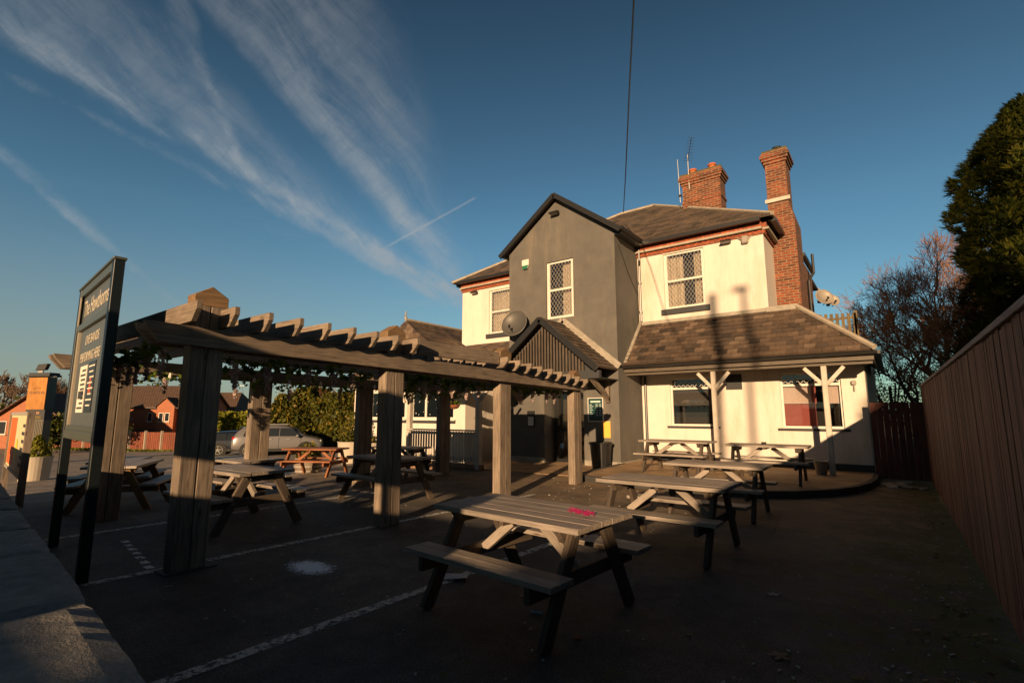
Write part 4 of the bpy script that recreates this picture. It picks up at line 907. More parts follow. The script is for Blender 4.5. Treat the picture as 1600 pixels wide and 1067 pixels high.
m.build('frame',M_stone,ln);m=M();m.box(-.07,.07,-.07,.07,.03,.24);m.build('glass',M_white,ln)
# ---------------------------------------------------------------- planters
def planter(kind,label,x,y,rad,h,mt,fol,fh,cone=False,n=900):
    t=thing('planter',label,'planter',(x,y,gz(x)),0,'planters in the car park')
    m=M();prof=[(rad*.86,0),(rad*1.02,h*.35),(rad*1.03,h*.6),(rad,h),(rad*.9,h),(rad*.88,h-.05)] if kind=='barrel' else [(rad*.9,0),(rad,h*.9),(rad*1.04,h),(rad*.92,h),(rad*.9,h-.05)]
    m.lathe(prof,(0,0,0),28);m.build('pot',mt,t,smooth=False)
    if kind=='barrel':
        m=M()
        for z in (.15,.45,.8): m.lathe([(rad*1.04,h*z-.02),(rad*1.045,h*z+.02)],(0,0,0),28)
        m.build('hoops',M_leadw,t)
    pts=[]
    for _ in range(n):
        f_=random.random();r_=(rad*.85*(1-f_)**.8 if cone else rad*1.0*math.sqrt(random.random())*(1-.4*f_));a=random.random()*6.28;pts.append((r_*math.cos(a),r_*math.sin(a),h-.02+f_*fh*(1 if cone else random.random())))
    leafcloud('foliage',pts,.07,fol,t)
M_conc=plain('pale_concrete',(.42,.37,.30),.8)
planter('tub','tall pale round planter with a clipped cone shrub near the road sign',*at(66,648,14.6).xy,.37,.68,M_conc,M_hedge,.62,True)
planter('barrel','wooden half barrel planter with straggly plants beside the red table',-13.3,8.0,.36,.42,M_perg,M_bush,.45)
planter('tub','pale concrete pot behind the red picnic table',-15.6,11.0,.45,.75,M_conc,M_bush,1.2)
planter('tub','second pale pot by the bay wall behind the red table',-14.7,11.2,.45,.7,M_conc,M_bush,.4,n=300)
# ---------------------------------------------------------------- cars
def make_car(label,loc,rz,body_c,suv=True):
    M_body=paint('car_paint',body_c,.3,.03,3,0,metal=.2,spec=.6)
    t=thing('parked_car',label,'car',loc,rz,'cars parked by the hedge');t.scale=(1,1,.94)
    Lc=4.43;Wc=.91;hh=1.70 if suv else 1.45
    # stations: x, z_bottom, z_belt, z_top, half width top, width factor
    k=hh/1.7
    st=[(-2.2,.45,.78,.80,.70,.80),(-2.12,.36,.95*k,.99*k,.74,.93),(-2.02,.32,1.06*k,1.25*k,.68,.97),(-1.75,.3,1.08*k,1.58*k,.62,1.0),(-1.3,.28,1.07*k,1.66*k,.64,1.0),(-.5,.26,1.05*k,1.69*k,.66,1.0),(.3,.26,1.03*k,1.66*k,.64,1.0),(.75,.26,1.01*k,1.52*k,.62,1.0),(1.25,.28,1.0*k,1.08*k,.70,1.0),(1.7,.3,.96*k,1.0*k,.66,.98),(2.05,.32,.86*k,.90*k,.60,.90),(2.2,.42,.68,.70,.52,.78)]
    rings=[]
    for x,zb,zk,zt,wt,wf in st:
        w=Wc*wf;half=[(0,zb),(w*.85,zb),(w*.98,zb+.12),(w,(zb+zk)/2),(w*.97,zk),(wt+(w*.97-wt)*.5,(zk+zt)/2),(wt,zt-.04*min(1,(zt-zk)*4)),(wt*.6,zt+.02),(0,zt+.03)]
        ring=[(x,y,z) for y,z in half]+[(x,-y,z) for y,z in half[-2:0:-1]];rings.append(ring)
    m=M();m.rings(rings);b=m.build('body',M_body,t,smooth=True);s_=b.modifiers.new('s','SUBSURF');s_.levels=2;s_.render_levels=2
    # windows: side glass strips slightly proud
    for s in (-1,1):
        for xa,xb,xa2,xb2 in ((-1.62,-.98,-1.5,-.98),(-.93,.02,-.93,.02),(.07,1.08,.07,.62)):
            m=M();zk=1.09*k;ztp=1.52*k;yk=s*(.90*.97+.002);yt=s*(.685+.025)
            m.poly([(xa,yk,zk),(xb,yk,zk),(xb2,yt,ztp),(xa2,yt,ztp)][::s],axis=(0,s*.012,0));m.build('side_window',M_cglass2,t,bevel=.004)
        m=M();m.beam((-.46,s*.915,.93*k),(-.28,s*.925,.93*k),.02,.03);m.beam((.42,s*.915,.93*k),(.6,s*.925,.93*k),.02,.03);m.build('door_handle',M_steel,t)
        m=M();m.lathe([(.001,-.1),(.075,-.06),(.085,0),(.07,.06),(.001,.08)],(.95,s*1.02,1.1*k),10);m.build('mirror',M_body,t,smooth=True)
        m=M()
        for xx in (-.955,.045,1.1): m.beam((xx,s*.912,.42),(xx,s*.9,1.02*k),.006,.012,up=(0,1,0))
        m.build('door_seam',M_blackp,t)
        m=M();m.box(-2.13,-1.9,s*.74-.1,s*.74+.1,.92*k,1.08*k);m.build('tail_light',plain('red_lens',(.4,.01,.015),.2),t,bevel=.04)
        m=M();m.box(1.92,2.12,s*.62-.14,s*.62+.14,.72,.86);m.build('headlight',plain('headlamp',(.5,.5,.48),.1),t,bevel=.04)
        for xx in (-1.33,1.36):
            m=M();m.tube((xx,s*.86,.36),(xx,s*.935,.36),.42,n=28);m.build('wheel_arch',M_rubber,t)
            w=M();w.tube((xx,s*.72,.345),(xx,s*.945,.345),.345,n=28);wh=w.build('wheel',M_rubber,t,bevel=.03)
            w=M();w.tube((xx,s*.94,.345),(xx,s*.952,.345),.09,n=12)
            for a in range(5):
                th=a*1.2566+.3;w.beam((xx,s*.95,.345),(xx+.22*math.cos(th),s*.952,.345+.22*math.sin(th)),.03,.06,up=(0,1,0))
            q=24
            for a in range(q):
                th=a*2*math.pi/q;th2=(a+1)*2*math.pi/q;w.beam((xx+.235*math.cos(th),s*.95,.345+.235*math.sin(th)),(xx+.235*math.cos(th2),s*.95,.345+.235*math.sin(th2)),.02,.03,up=(0,1,0))
            w.build('rim',M_steel,wh)
        m=M();m.beam((-1.5,s*.60,1.71*k),(.4,s*.62,1.715*k),.04,.03);m.build('roof_rail',M_steel,t) if suv else None
    m=M();m.poly([(-2.09,-.56,1.12*k),(-2.09,.56,1.12*k),(-1.80,.50,1.56*k),(-1.80,-.5,1.56*k)],axis=(-.02,0,.01));m.build('rear_window',M_cglass2,t)
    m=M();m.poly([(1.24,-.66,1.10*k),(1.24,.66,1.10*k),(.8,.56,1.53*k),(.8,-.56,1.53*k)],axis=(.02,0,.015));m.build('windscreen',M_cglass2,t)
    m=M();m.box(-2.2,-2.16,-.26,.26,.8*k,.92*k);m.build('number_plate',plain('yellow_plate',(.75,.42,.03),.4),t)
    m=M();m.box(-1.0,1.0,-.925,-.90,.27,.42);m.build('sill_cladding',M_blackp,t);m=M();m.box(-1.0,1.0,.90,.925,.27,.42);m.build('sill_cladding',M_blackp,t)
    m=M();m.box(-2.19,-1.95,-.75,.75,.34,.5);m.build('rear_bumper',M_blackp,t,bevel=.03)
    return t
M_cglass2=paint('car_window_glass',(.02,.025,.03),.06,.0,3,0,spec=.8)
ca=math.atan2(2.2,1.5)
mid=Vector((-26.2,12.43,0)).lerp(Vector((-24.72,14.64,0)),.5)+Vector((-.82,.56,0))*.9
make_car('silver grey four by four parked with its rear toward the camera by the hedge',(mid.x,mid.y,gz(mid.x)),ca,(.15,.145,.15))
m2=mid+Vector((-3.9,.2,0));make_car('dark blue hatchback parked beyond the silver four by four',(m2.x,m2.y,gz(m2.x)),ca,(.012,.016,.03),False)
# ---------------------------------------------------------------- pillar sign
ps=at(46,740,25.2);pz_=gz(ps.x)
pp=thing('pillar_sign','tall totem pub sign with orange face, slate cap and floodlight at far left','totem sign',(ps.x,ps.y,pz_),R(37.2-8));pp.scale=(.68,.7,.87)
m=M();m.box(-.95,.72,-.1,.45,0,2.55)
for k in range(12): m.box(-.95+k*.14,-.95+k*.14+.07,-.13,-.1,.55,2.5)
m.build('ribbed_base',plain('ribbed_panel',(.12,.11,.085),.7),pp);m=M();m.box(-.93,.75,-.12,.47,2.55,3.15);m.build('middle_band',M_dark,pp)
m=M();m.box(-.5,.5,-.14,-.12,2.6,2.78);m.build('mossy_strip',plain('moss',(.12,.09,.03),.9),pp)
m=M();m.box(-.93,.72,-.16,.5,3.15,5.05);m.build('box',M_blackp,pp);m=M();m.box(-.93,.70,-.18,-.16,3.15,5.03);m.build('orange_face',wood('orange_board',(.42,.16,.03),(.62,.27,.055),(.7,.34,.08)),pp)
m=M();m.box(-1.15,.95,-.3,.6,5.1,5.2);m.box(-1.0,.85,-.2,.55,5.2,5.32);m.box(-1.4,-.9,-.05,.3,5.08,5.14);m.box(.9,1.3,-.05,.3,5.05,5.12);m.build('cap',M_dark,pp)
ft=(R(90),0,0);text_mesh('THE HAWTHORNS',.235,M_dark,pp,(-.1,-.182,4.06),ft,sx=.72);text_mesh('SPORTS BAR',.2,plain('orange_letters',(.75,.35,.15),.6),pp,(-.1,-.125,2.88),ft,sx=.7)
m=M()
for k in range(14):
    a=k/14.*math.pi;b_=(k+1)/14.*math.pi;m.beam((-.1+.32*math.cos(a),-.182,4.36+.10*math.sin(a)),(-.1+.32*math.cos(b_),-.182,4.36+.10*math.sin(b_)),.01,.022,up=(0,1,0))
m.beam((-.5,-.182,4.34),(.2,-.182,4.40),.01,.03,up=(0,1,0));m.build('hill_emblem',M_dark,pp)
fl=thing('floodlight','floodlight standing on top of the totem sign','floodlight',(ps.x,ps.y,pz_+5.32*.87),R(37.2));fl.scale=(.8,.8,.8);m=M();m.poly([(-.45,-.1,.15),(-.3,-.1,.55),(.3,-.1,.6),(.15,-.1,.2)],axis=(0,.25,0));m.build('lamp_head',M_blackp,fl);m=M();m.box(-.35,-.05,0,.1,0,.2);m.build('bracket',M_steel,fl)
# ---------------------------------------------------------------- far houses, fence, hedges
def cf(u,dp): # camera plan frame: lateral,depth -> world xy
    p=at(u,648,dp);return p
def house(name,label,u0,u1,dp,zb,ze,zrdg,deep,parts=None,rz=37.2,gable=None,hip=0,grp='houses beyond the car park'):
    a=at(u0,648,dp);b=at(u1,648,dp);c=(a+b)/2;w=(b-a).length/2
    t=thing('house',label,'house',(c.x,c.y,zb),R(rz),grp);H=ze-zb;Rg=zrdg-zb
    m=M();m.box(-w,w,0,deep,-.6,H)
    if hip==0: m.poly([(-w,0,H),(-w,deep,H),(-w,deep/2,Rg)]);m.poly([(w,0,H),(w,deep/2,Rg),(w,deep,H)])
    m.build('wall',M_brickf,t)
    m=M();o=.35;hp=hip
    for P in ([(-w-o,-o,H-.1),(w+o,-o,H-.1),(w+o-hp,deep/2,Rg+.1),(-w-o+hp*0,deep/2,Rg+.1)],[(-w-o,deep+o,H-.1),(-w-o,deep/2,Rg+.1),(w+o-hp,deep/2,Rg+.1),(w+o,deep+o,H-.1)]): m.poly(P,axis=(0,0,.12))
    if hp: m.poly([(w+o,-o,H-.1),(w+o,deep+o,H-.1),(w+o-hp,deep/2,Rg+.1)],axis=(0,0,.12))
    r=m.build('roof',M_farroof,t);m=M();m.box(-w-o,w+o,-o-.12,-o,H-.2,H-.08);m.build('gutter',M_black,r)
    return t,w,H,Rg
def hwin(t,x,z,w=.9,h=1.1,y=-.04):
    m=M();m.box(x-w/2,x+w/2,y,y+.06,z,z+h);f_=m.build('window',M_white,t);m=M();g=.06;m.box(x-w/2+g,x+w/2-g,y-.01,y,z+g,z+h-g);m.build('pane',M_cglass2,f_);m=M();m.box(x-w/2-.1,x+w/2+.1,y-.05,y+.05,z-.12,z-.0);m.build('sill',M_stone,f_)
t,w,H,Rg=house('house','red brick house with front gable and dark tiled roof left of the first pergola post',160,300,58,-2.3,2.3,4.7,7)
hwin(t,.35,2.9,.55,1.0);hwin(t,2.05,2.9,.55,1.0,-.64);hwin(t,2.75,2.9,.55,1.0,-.64)
m=M();m.box(1.5,3.5,-.6,0,-.5,H);m.poly([(1.5,-.6,H),(3.5,-.6,H),(2.5,-.6,H+.9)],axis=(0,1.5,0));m.build('front_gable',M_brickf,t)
m=M();m.poly([(1.3,-.75,H-.1),(2.5,-.75,H+1.0),(2.5,2,H+1.0),(1.3,2,H-.1)],axis=(0,0,.1));m.poly([(3.7,-.75,H-.1),(3.7,2,H-.1),(2.5,2,H+1.0),(2.5,-.75,H+1.0)],axis=(0,0,.1));m.build('gable_roof',M_farroof,t)
m=M();m.poly([(-2.6,-2.2,1.0),(-.6,-2.2,1.0),(-1.6,-2.2,1.9)],axis=(0,2.2,0));m.box(-2.5,-.7,-2.1,0,-.5,1.0);m.build('garage_wall',M_brickf,t)
m=M();m.poly([(-2.8,-2.35,.9),(-1.6,-2.35,2.0),(-1.6,0,2.0),(-2.8,0,.9)],axis=(0,0,.1));m.poly([(-.4,-2.35,.9),(-.4,0,.9),(-1.6,0,2.0),(-1.6,-2.35,2.0)],axis=(0,0,.1));m.poly([(-.6,-1.9,.95),(3.2,-1.9,.55),(1.6,0,1.9),(-.6,0,1.9)],axis=(0,0,.1));m.build('garage_roof',M_slate2,t)
m=M();m.tube((1.2,-.1,0),(1.2,-.1,H),.06,n=6);m.build('downpipe',M_black,t)
t,w,H,Rg=house('house','brick house with hipped roof and aerial, right of the first pergola post',318,364,72,-2.6,1.9,4.5,7,hip=1.2)
m=M();m.tube((w-.6,3.5,Rg),(w-.9,3.5,Rg+1.3),.03,n=5);m.beam((w-1.4,3.5,Rg+1.3),(w-.5,3.5,Rg+1.2),.04,.04);m.build('aerial',M_steel,t)
t,w,H,Rg=house('house','orange brick gable ended house behind the totem sign',-10,100,46,-1.7,2.2,4.9,7)
bpy.data.objects.remove([c for c in t.children if c.name.startswith('roof')][0].children[0]);
for c in list(t.children): bpy.data.objects.remove(c)
m=M();m.poly([(-w,0,-.6),(w,0,-.6),(w,0,2.6),(.2,0,4.9),(-w,0,2.6)],axis=(0,8,0));m.build('wall',M_brickf,t)
m=M();m.poly([(-w-.3,-.4,2.45),(.2,-.4,5.0),(.2,8.3,5.0),(-w-.3,8.3,2.45)],axis=(0,0,.15));m.poly([(w+.3,-.4,2.45),(w+.3,8.3,2.45),(.2,8.3,5.0),(.2,-.4,5.0)],axis=(0,0,.15));m.build('roof',M_farroof,t)
hwin(t,-w+.9,1.3,.9,1.2);hwin(t,w-1.2,1.3,.9,1.0)
t,w,H,Rg=house('house','low brick house whose brown roof shows above the big bush',436,530,50,-1.6,2.2,3.55,6)
hwin(t,0,1.3)
# far fence
A_=at(70,648,47);B_=at(336,648,42)
ff=thing('panel_fence','row of low red brown timber fence panels beyond the car park','fence',(0,0,0));m=M();n=95
for i in range(n):
    p=A_.lerp(B_,i/n);q=A_.lerp(B_,(i+.86)/n);m.poly([(p.x,p.y,-1.75),(q.x,q.y,-1.75),(q.x,q.y,-.12),(p.x,p.y,-.12)],axis=(.02,-.03,0),r=random.random())
m.build('boards',M_farf,ff);m=M()
for i in range(12): p=A_.lerp(B_,i/11.);m.box(p.x-.09,p.x+.09,p.y-.14,p.y+.02,-1.8,.0)
m.build('fence_posts',M_stone,ff)
leafcloud('grass_verge',[tuple(A_.lerp(B_,random.random())+Vector((random.uniform(0,1.2)*.8+.2,-random.uniform(.1,1.3),-3.03-random.random()*.08+.02))) for _ in range(2500)],.2,M_grass);o=C.objects['grass_verge'];tag(o,kind='stuff')
# hedges
def hedge(name,label,u0,u1,dp,zt,zb,deep,mt,n,size,lump=.0,cat='hedge',shape=None):
    a=at(u0,648,dp);b=at(u1,648,dp);c=(a+b)/2;w=(b-a).length/2;t=thing(name,label,cat,(c.x,c.y,zb),YAW);H=zt-zb
    pts=[];rr=random.Random(5)
    ph=[rr.uniform(0,6) for _ in range(6)]
    for _ in range(n):
        x=random.uniform(-w,w);f=random.random();prof=1.0 if shape is None else shape(x/w)
        top=H*prof+lump*(math.sin(x*1.7+ph[0])+.6*math.sin(x*3.9+ph[1])+.4*math.sin(x*7+ph[2]))
        bulge=lump*1.3*(math.sin(x*1.3+f*4+ph[3])+.5*math.sin(x*4+f*9+ph[4]))
        if random.random()<.72: y=bulge+random.gauss(0,.12);z=top*f
        else: y=random.uniform(0,deep);z=top+random.gauss(0,.06)
        pts.append((x,y,max(0,z)))
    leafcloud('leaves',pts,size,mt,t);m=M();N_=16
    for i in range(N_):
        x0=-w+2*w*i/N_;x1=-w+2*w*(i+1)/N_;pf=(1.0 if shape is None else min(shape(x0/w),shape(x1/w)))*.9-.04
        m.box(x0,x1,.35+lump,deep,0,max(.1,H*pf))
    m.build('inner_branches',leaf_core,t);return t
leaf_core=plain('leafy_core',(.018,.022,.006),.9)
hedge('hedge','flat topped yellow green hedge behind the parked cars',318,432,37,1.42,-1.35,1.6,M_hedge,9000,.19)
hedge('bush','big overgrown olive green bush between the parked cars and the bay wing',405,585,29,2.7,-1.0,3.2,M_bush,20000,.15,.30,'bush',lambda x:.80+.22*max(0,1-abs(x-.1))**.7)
# stray shoots on the bush
# bare trees by recursion
def bare_tree(name,label,base,h,mt,levels=6,spread=.5,seed=1,r0=.16,nb=3,mtw=None,lean=(0,0),first=.33,mint=.004,grp=None,up=.15):
    rnd=random.Random(seed);t=thing(name,label,'tree',base,0,grp);tr=M();tw=M()
    def go(p,d,l,r,lv):
        q=p+d*l;bent=p.lerp(q,.5)+Vector((rnd.uniform(-1,1),rnd.uniform(-1,1),rnd.uniform(-1,1)))*l*.07
        tgt=tr if lv>=levels-2 else tw;nn=7 if lv>=levels-1 else (5 if lv>2 else 3)
        tgt.tube(p,bent,max(mint,r),max(mint,r*.85),n=nn,caps=False,r=.5);tgt.tube(bent,q,max(mint,r*.85),max(mint,r*.65),n=nn,caps=False,r=.5)
        if lv==0:return
        k=nb if lv<levels else nb+1
        for i in range(k):
            a=rnd.uniform(.3,1.)*spread*(1.3 if i else .5);ax=d.orthogonal().normalized();ax.rotate(Matrix.Rotation(rnd.random()*6.28,3,d));nd=d.copy();nd.rotate(Matrix.Rotation(a*1.3,3,ax));nd=(nd+Vector((0,0,up))).normalized()
            st=q if i==0 else p.lerp(q,rnd.uniform(.45,1))
            go(st,nd,l*rnd.uniform(.62,.85),r*.6,lv-1)
    go(Vector((0,0,0)),Vector((lean[0],lean[1],1)).normalized(),h*first,r0,levels);tr.build('trunk',mt,t);tw.build('branches',mtw or mt,t);return t
tp=at(84,648,62);bare_tree('bare_tree','leafless round crowned tree between the totem sign and the tall notice sign',(tp.x,tp.y,-2.2),9.5,M_twigd,6,.55,3,.28,3,first=.30,mint=.03,grp='trees on the skyline')
tp=at(-12,648,60);bare_tree('bare_tree','leafless dark tree at the extreme left edge behind the totem sign',(tp.x,tp.y,-2.2),10.5,M_twigd,6,.6,8,.3,3,first=.28,mint=.035,grp='trees on the skyline')
tp=at(8,648,52)
def shrub(name,label,u,dp,zb,rad,h,n,size,mt,cat='bush'):
    p=at(u,648,dp);t=thing(name,label,cat,(p.x,p.y,zb),0);pts=[]
    cl=[(random.gauss(0,rad*.5),random.gauss(0,rad*.5),h*random.uniform(.2,.9)) for _ in range(14)]
    for _ in range(n):
        c=random.choice(cl);pts.append((c[0]+random.gauss(0,rad*.28),c[1]+random.gauss(0,rad*.28),max(0,c[2]+random.gauss(0,h*.12))))
    leafcloud('foliage',pts,size,mt,t);m=M();m.tube((0,0,0),(0,0,h*.7),.06,n=6)
    for k in range(5): m.tube((0,0,h*.2),(math.cos(k*1.3)*rad*.6,math.sin(k*1.3)*rad*.6,h*.75),.03,n=5)
    m.build('stems',M_bark,t)
shrub('shrub','dark evergreen shrub right of the totem sign',82,40,-1.6,1.6,2.7,2600,.2,M_conif)
shrub('shrub','dark green trees low at the left edge behind the totem sign',5,50,-1.8,2.6,4.3,2600,.3,M_conif)
shrub('shrub','small bare red bush before the brick garage',188,46,-1.7,1.1,1.9,900,.12,M_bush)
shrub('small_tree','small leafy treetop showing over the brick house roof',230,70,-2.4,1.3,8.0,1500,.3,M_bush,'tree')
# stray shoots above bush
m=M()
for k in range(60):
    p=at(random.uniform(435,560),648,29.5);m.tube((p.x,p.y,2.2),(p.x+random.uniform(-.35,.35),p.y+random.uniform(-.3,.3),random.uniform(2.9,3.5)),.012,.005,n=3)
# parent shoots to the bush thing
bu=[o for o in C.objects if o.name.startswith('bush')][0];o=m.build('shoots',M_twig,None)
mw=bu.matrix_world.copy();o.parent=bu;o.matrix_parent_inverse=(Matrix.Translation(bu.location)@Matrix.Rotation(YAW,4,'Z')).inverted()
# right bare tree + tangle and the conifer
bare_tree('bare_tree','leafless orange brown twiggy tree behind the side gate',(1.7,22.6,0),9.4,M_bark,8,.66,12,.14,3,M_twig,(-.05,0),.24,.006)
bare_tree('bare_tree','second lower leafless tree leaning left behind the rear balustrade',(.75,23.5,0),7.3,M_bark,8,.7,5,.11,3,M_twig,(-.05,0),.23,.006)
bare_tree('bare_tree','bright orange stemmed tangled tree between the conifer and the gate',(2.7,17.6,0),6.4,M_bark,8,.72,9,.12,3,M_twigo,(-.12,0),.24,.006)
shrub('thicket','tangled shaded thicket behind the side gate',1395,20,0,1.2,3.6,5200,.05,leafm('thicket_leaves',[(.04,.022,.012),(.08,.045,.02),(.07,.07,.02)]),'bush')
def conifer(label,x,y,rad,h,n,seed,grp=None,size=.13,z=0):
    rnd=random.Random(seed);t=thing('conifer',label,'tree',(x,y,z),0,grp);vs=[];fs=[];rs=[]
    def prof(f): return rad*min(1,(1-f)**.42*1.4)*(.92+.08*math.sin(f*9))
    # sprays: fans of narrow blades
    for _ in range(n):
        f=rnd.random()**.85;a=rnd.random()*6.283;lob=1+.13*math.sin(a*5+f*14)+.11*math.sin(a*9-f*31)+.05*math.sin(f*60+a*3)
        rr=prof(f)*lob*(1-abs(rnd.gauss(0,.06)));c=Vector((rr*math.cos(a),rr*math.sin(a),f*h+rnd.gauss(0,.05)))
        out=Vector((math.cos(a),math.sin(a),rnd.uniform(.1,1.1))).normalized();br=rnd.random()
        sd=out.cross(Vector((0,0,1))).normalized();up=sd.cross(out)
        for k in range(5):
            th=(k-2)*.45+rnd.uniform(-.2,.2);d=(out*math.cos(th)+(sd if rnd.random()<.7 else up)*math.sin(th)).normalized();l=size*rnd.uniform(.7,1.5);w=d.cross(up if abs(d.dot(up))<.9 else sd).normalized()*size*.13
            o=len(vs);vs+=[c-w*.4,c+w*.4,c+d*l*.6+w,c+d*l,c+d*l*.6-w];fs.append((o,o+1,o+2,o+3,o+4));rs+=[min(1,max(0,br+rnd.gauss(0,.12)))]*5
    m=M();m.v=[tuple(v) for v in vs];m.f=fs;m.g=[(0,0,0)]*len(vs);m.r=rs;m.build('crown',M_conif,t)
    m=M();m.tube((0,0,0),(0,0,h*.85),rad*.1,.02,n=8);m.build('trunk',M_bark,t)
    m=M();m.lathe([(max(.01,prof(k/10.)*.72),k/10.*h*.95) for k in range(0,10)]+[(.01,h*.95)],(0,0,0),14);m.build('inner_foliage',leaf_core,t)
    return t
conifer('tall dense dark conifer rising above the fence at the right edge',3.2,15.2,1.92,8.3,20000,4,None,.165)
# ---------------------------------------------------------------- unseen street behind the camera: house, conifers, sign, wall and pier added for shade
BYd=-12.
t=thing('house','brick outbuilding with pitched roof across the street behind the camera','house',(7.3,BYd,0))
m=M();m.poly([(-4.6,0,0),(3.6,0,0),(3.6,0,4.0),(0,0,5.2),(-4.6,0,3.4)],axis=(0,-7,0));m.build('wall',M_brickf,t)  # added shade caster: roof slope follows the shadow edge over the tables
m=M();m.poly([(-4.8,.2,3.3),(0,.2,5.2),(0,-7.2,5.2),(-4.8,-7.2,3.3)],axis=(0,0,.1));m.poly([(3.8,.2,3.9),(3.8,-7.2,3.9),(0,-7.2,5.2),(0,.2,5.2)],axis=(0,0,.1));m.build('roof',M_farroof,t)
for k,(x,h,r_) in enumerate(((9.85,9.4,1.75),(12.6,10.8,2.0),(15.6,10.4,2.0))):
    conifer(('left','middle','right')[k]+' tall conifer of the row across the street behind the camera',x,BYd+1.5,r_,h,5000,20+k,'conifers across the street',.35)  # added trees, sized to darken the right end of wall and roof
def lamp(x,h,w,arm,label,name):
    t=thing(name,label,'pole',(x,BYd,0));m=M();m.tube((0,0,0),(0,0,h),w,w*.8,n=10);m.build('pole',M_bark,t)
    m=M();m.beam((arm[0],0,arm[2]),(arm[1],0,arm[2]),.14,.12);m.build('arm',M_black,t)
t=thing('direction_sign','wide road direction sign on two posts on the pavement behind the camera','sign',(-3.45,-3.0,0))  # added board whose shadow bands the first two pergola posts
m=M();m.box(-.72,1.0,-.03,.0,2.06,3.25);m.build('panel',M_navy,t,bevel=.01)
for x in (-.5,.7):m=M();m.tube((x,.04,0),(x,.04,3.15),.04);m.build('post',M_steel,t)
t=thing('street_wall','low brick street wall with stone coping behind the camera','wall',(0,-3.2,0))  # added wall, its height set to shade the boundary coping
m=M();m.box(-3.95,-1.29,-.12,.12,0,1.68);m.box(-.61,-.1,-.12,.12,0,1.58);m.box(-.1,2.2,-.12,.12,0,1.40);m.build('brickwork',M_brick,t)
m=M();m.box(-3.98,-1.30,-.16,.16,1.68,1.74);m.box(-.60,-.1,-.16,.16,1.58,1.63);m.box(-.1,2.2,-.16,.16,1.40,1.45);m.build('coping',M_stone,t)
t=thing('gate_pier','brick gate pier at the pavement behind the camera','gate pier',(-.95,-3.2,0));m=M();m.box(-.33,.33,-.2,.2,0,2.0);m.build('shaft',M_brick,t);m=M();m.box(-.38,.38,-.25,.25,2.0,2.1);m.build('cap',M_stone,t)  # added pier that darkens the left end of the nearest table
lamp(5.25,10.3,.115,(-.12,.2,9.5),'wooden telegraph pole across the street behind the camera','telegraph_pole')
lamp(6.05,10.4,.075,(-.27,.1,10.33),'street lamp with short arm across the street behind the camera','street_lamp')
# ---------------------------------------------------------------- distant hills
m=M();pr_=[];n=60
for i in range(n+1):
    u=-100+i*20;p=at(u,648,900);h=10+5*math.sin(i*.35)+3*math.sin(i*.9+1);pr_.append((p.x,p.y,h))
vs=[(x,y,-3) for x,y,h in pr_]+[(x,y,h) for x,y,h in pr_]+[(x*1.3,y*1.3,-3) for x,y,h in pr_]
fs=[(i,i+1,n+2+i,n+1+i) for i in range(n)]+[(n+1+i,n+2+i,2*n+3+i,2*n+2+i) for i in range(n)]
m._add(vs,fs,[tuple(v) for v in vs]);tag(m.build('hills',plain('hazy_hill',(.16,.17,.17),.9)),kind='structure')
# ---------------------------------------------------------------- camera, light, sky
cam=bpy.data.cameras.new('camera');co=bpy.data.objects.new('camera',cam);C.objects.link(co);sc.camera=co
cam.sensor_width=36;cam.lens=F/1600*36;cam.clip_end=6000;cam.clip_start=.02
co.location=(0,0,CAMH);co.rotation_euler=(R(90)+PITCH,0,YAW)
EL,AZ=11.5,19.
su=bpy.data.lights.new('sun','SUN');so=bpy.data.objects.new('sun',su);C.objects.link(so);su.energy=5.0;su.angle=R(.55);su.color=(1,.655,.36);so.rotation_euler=(R(90-EL),0,R(AZ))
w=bpy.data.worlds.new('World');sc.world=w;w.use_nodes=True;nt=w.node_tree;bg=nt.nodes['Background']
sky=N(nt,'ShaderNodeTexSky');sky.sky_type='NISHITA';sky.sun_disc=False;sky.sun_elevation=R(EL);sky.sun_rotation=R(180-AZ);sky.air_density=1.0;sky.dust_density=.6;sky.ozone_density=2.0
tc=coord(nt,'Generated')
def VM(op,a,b=None):
    n=N(nt,'ShaderNodeVectorMath',operation=op);L(nt,a,n.inputs[0])
    if b is not None:n.inputs[1].default_value=b
    return n
def MA(op,a,b=None,c=None,cl=False):
    n=N(nt,'ShaderNodeMath',operation=op);n.use_clamp=cl
    for i,v in enumerate((a,b,c)):
        if v is None:continue
        if hasattr(v,'is_linked'):L(nt,v,n.inputs[i])
        else:n.inputs[i].default_value=v
    return n.outputs[0]
def D(u,v): return (at(u,v,1)-Vector((0,0,CAMH))).normalized()
dirn=VM('NORMALIZE',tc).outputs[0]
def plane(p,q,warp=None):
    n=D(*p).cross(D(*q)).normalized();return n
def sdist(nv): return VM('DOT_PRODUCT',dirn,tuple(nv)).outputs['Value']
def sm(x,a,b):
    n=N(nt,'ShaderNodeMapRange');n.interpolation_type='SMOOTHSTEP';L(nt,x,n.inputs[0]);n.inputs[1].default_value=a;n.inputs[2].default_value=b;return n.outputs[0]
def noisew(scale,mp,detail=6,rough=.65):
    return noise(nt,dirn,scale,detail,rough,mp)
wob=MA('MULTIPLY',MA('SUBTRACT',noisew(9,(1,1,1),5,.65),.5),.05)
def band(pL,qL,pR,qR,softL,softR,amp):
    # positive on the right of the left edge / left of the right edge
    nL=plane(pL,qL);nR=plane(pR,qR);mid=D((pL[0]+pR[0]+qL[0]+qR[0])/4,(pL[1]+pR[1]+qL[1]+qR[1])/4)
    if nL.dot(mid)<0:nL=-nL
    if nR.dot(mid)<0:nR=-nR
    a=sm(MA('ADD',sdist(nL),wob),0,softL);b=sm(MA('ADD',sdist(nR),wob),0,softR)
    return MA('MULTIPLY',MA('MULTIPLY',a,b),amp)
fib=noisew(5,(1,1,1),8,.72)
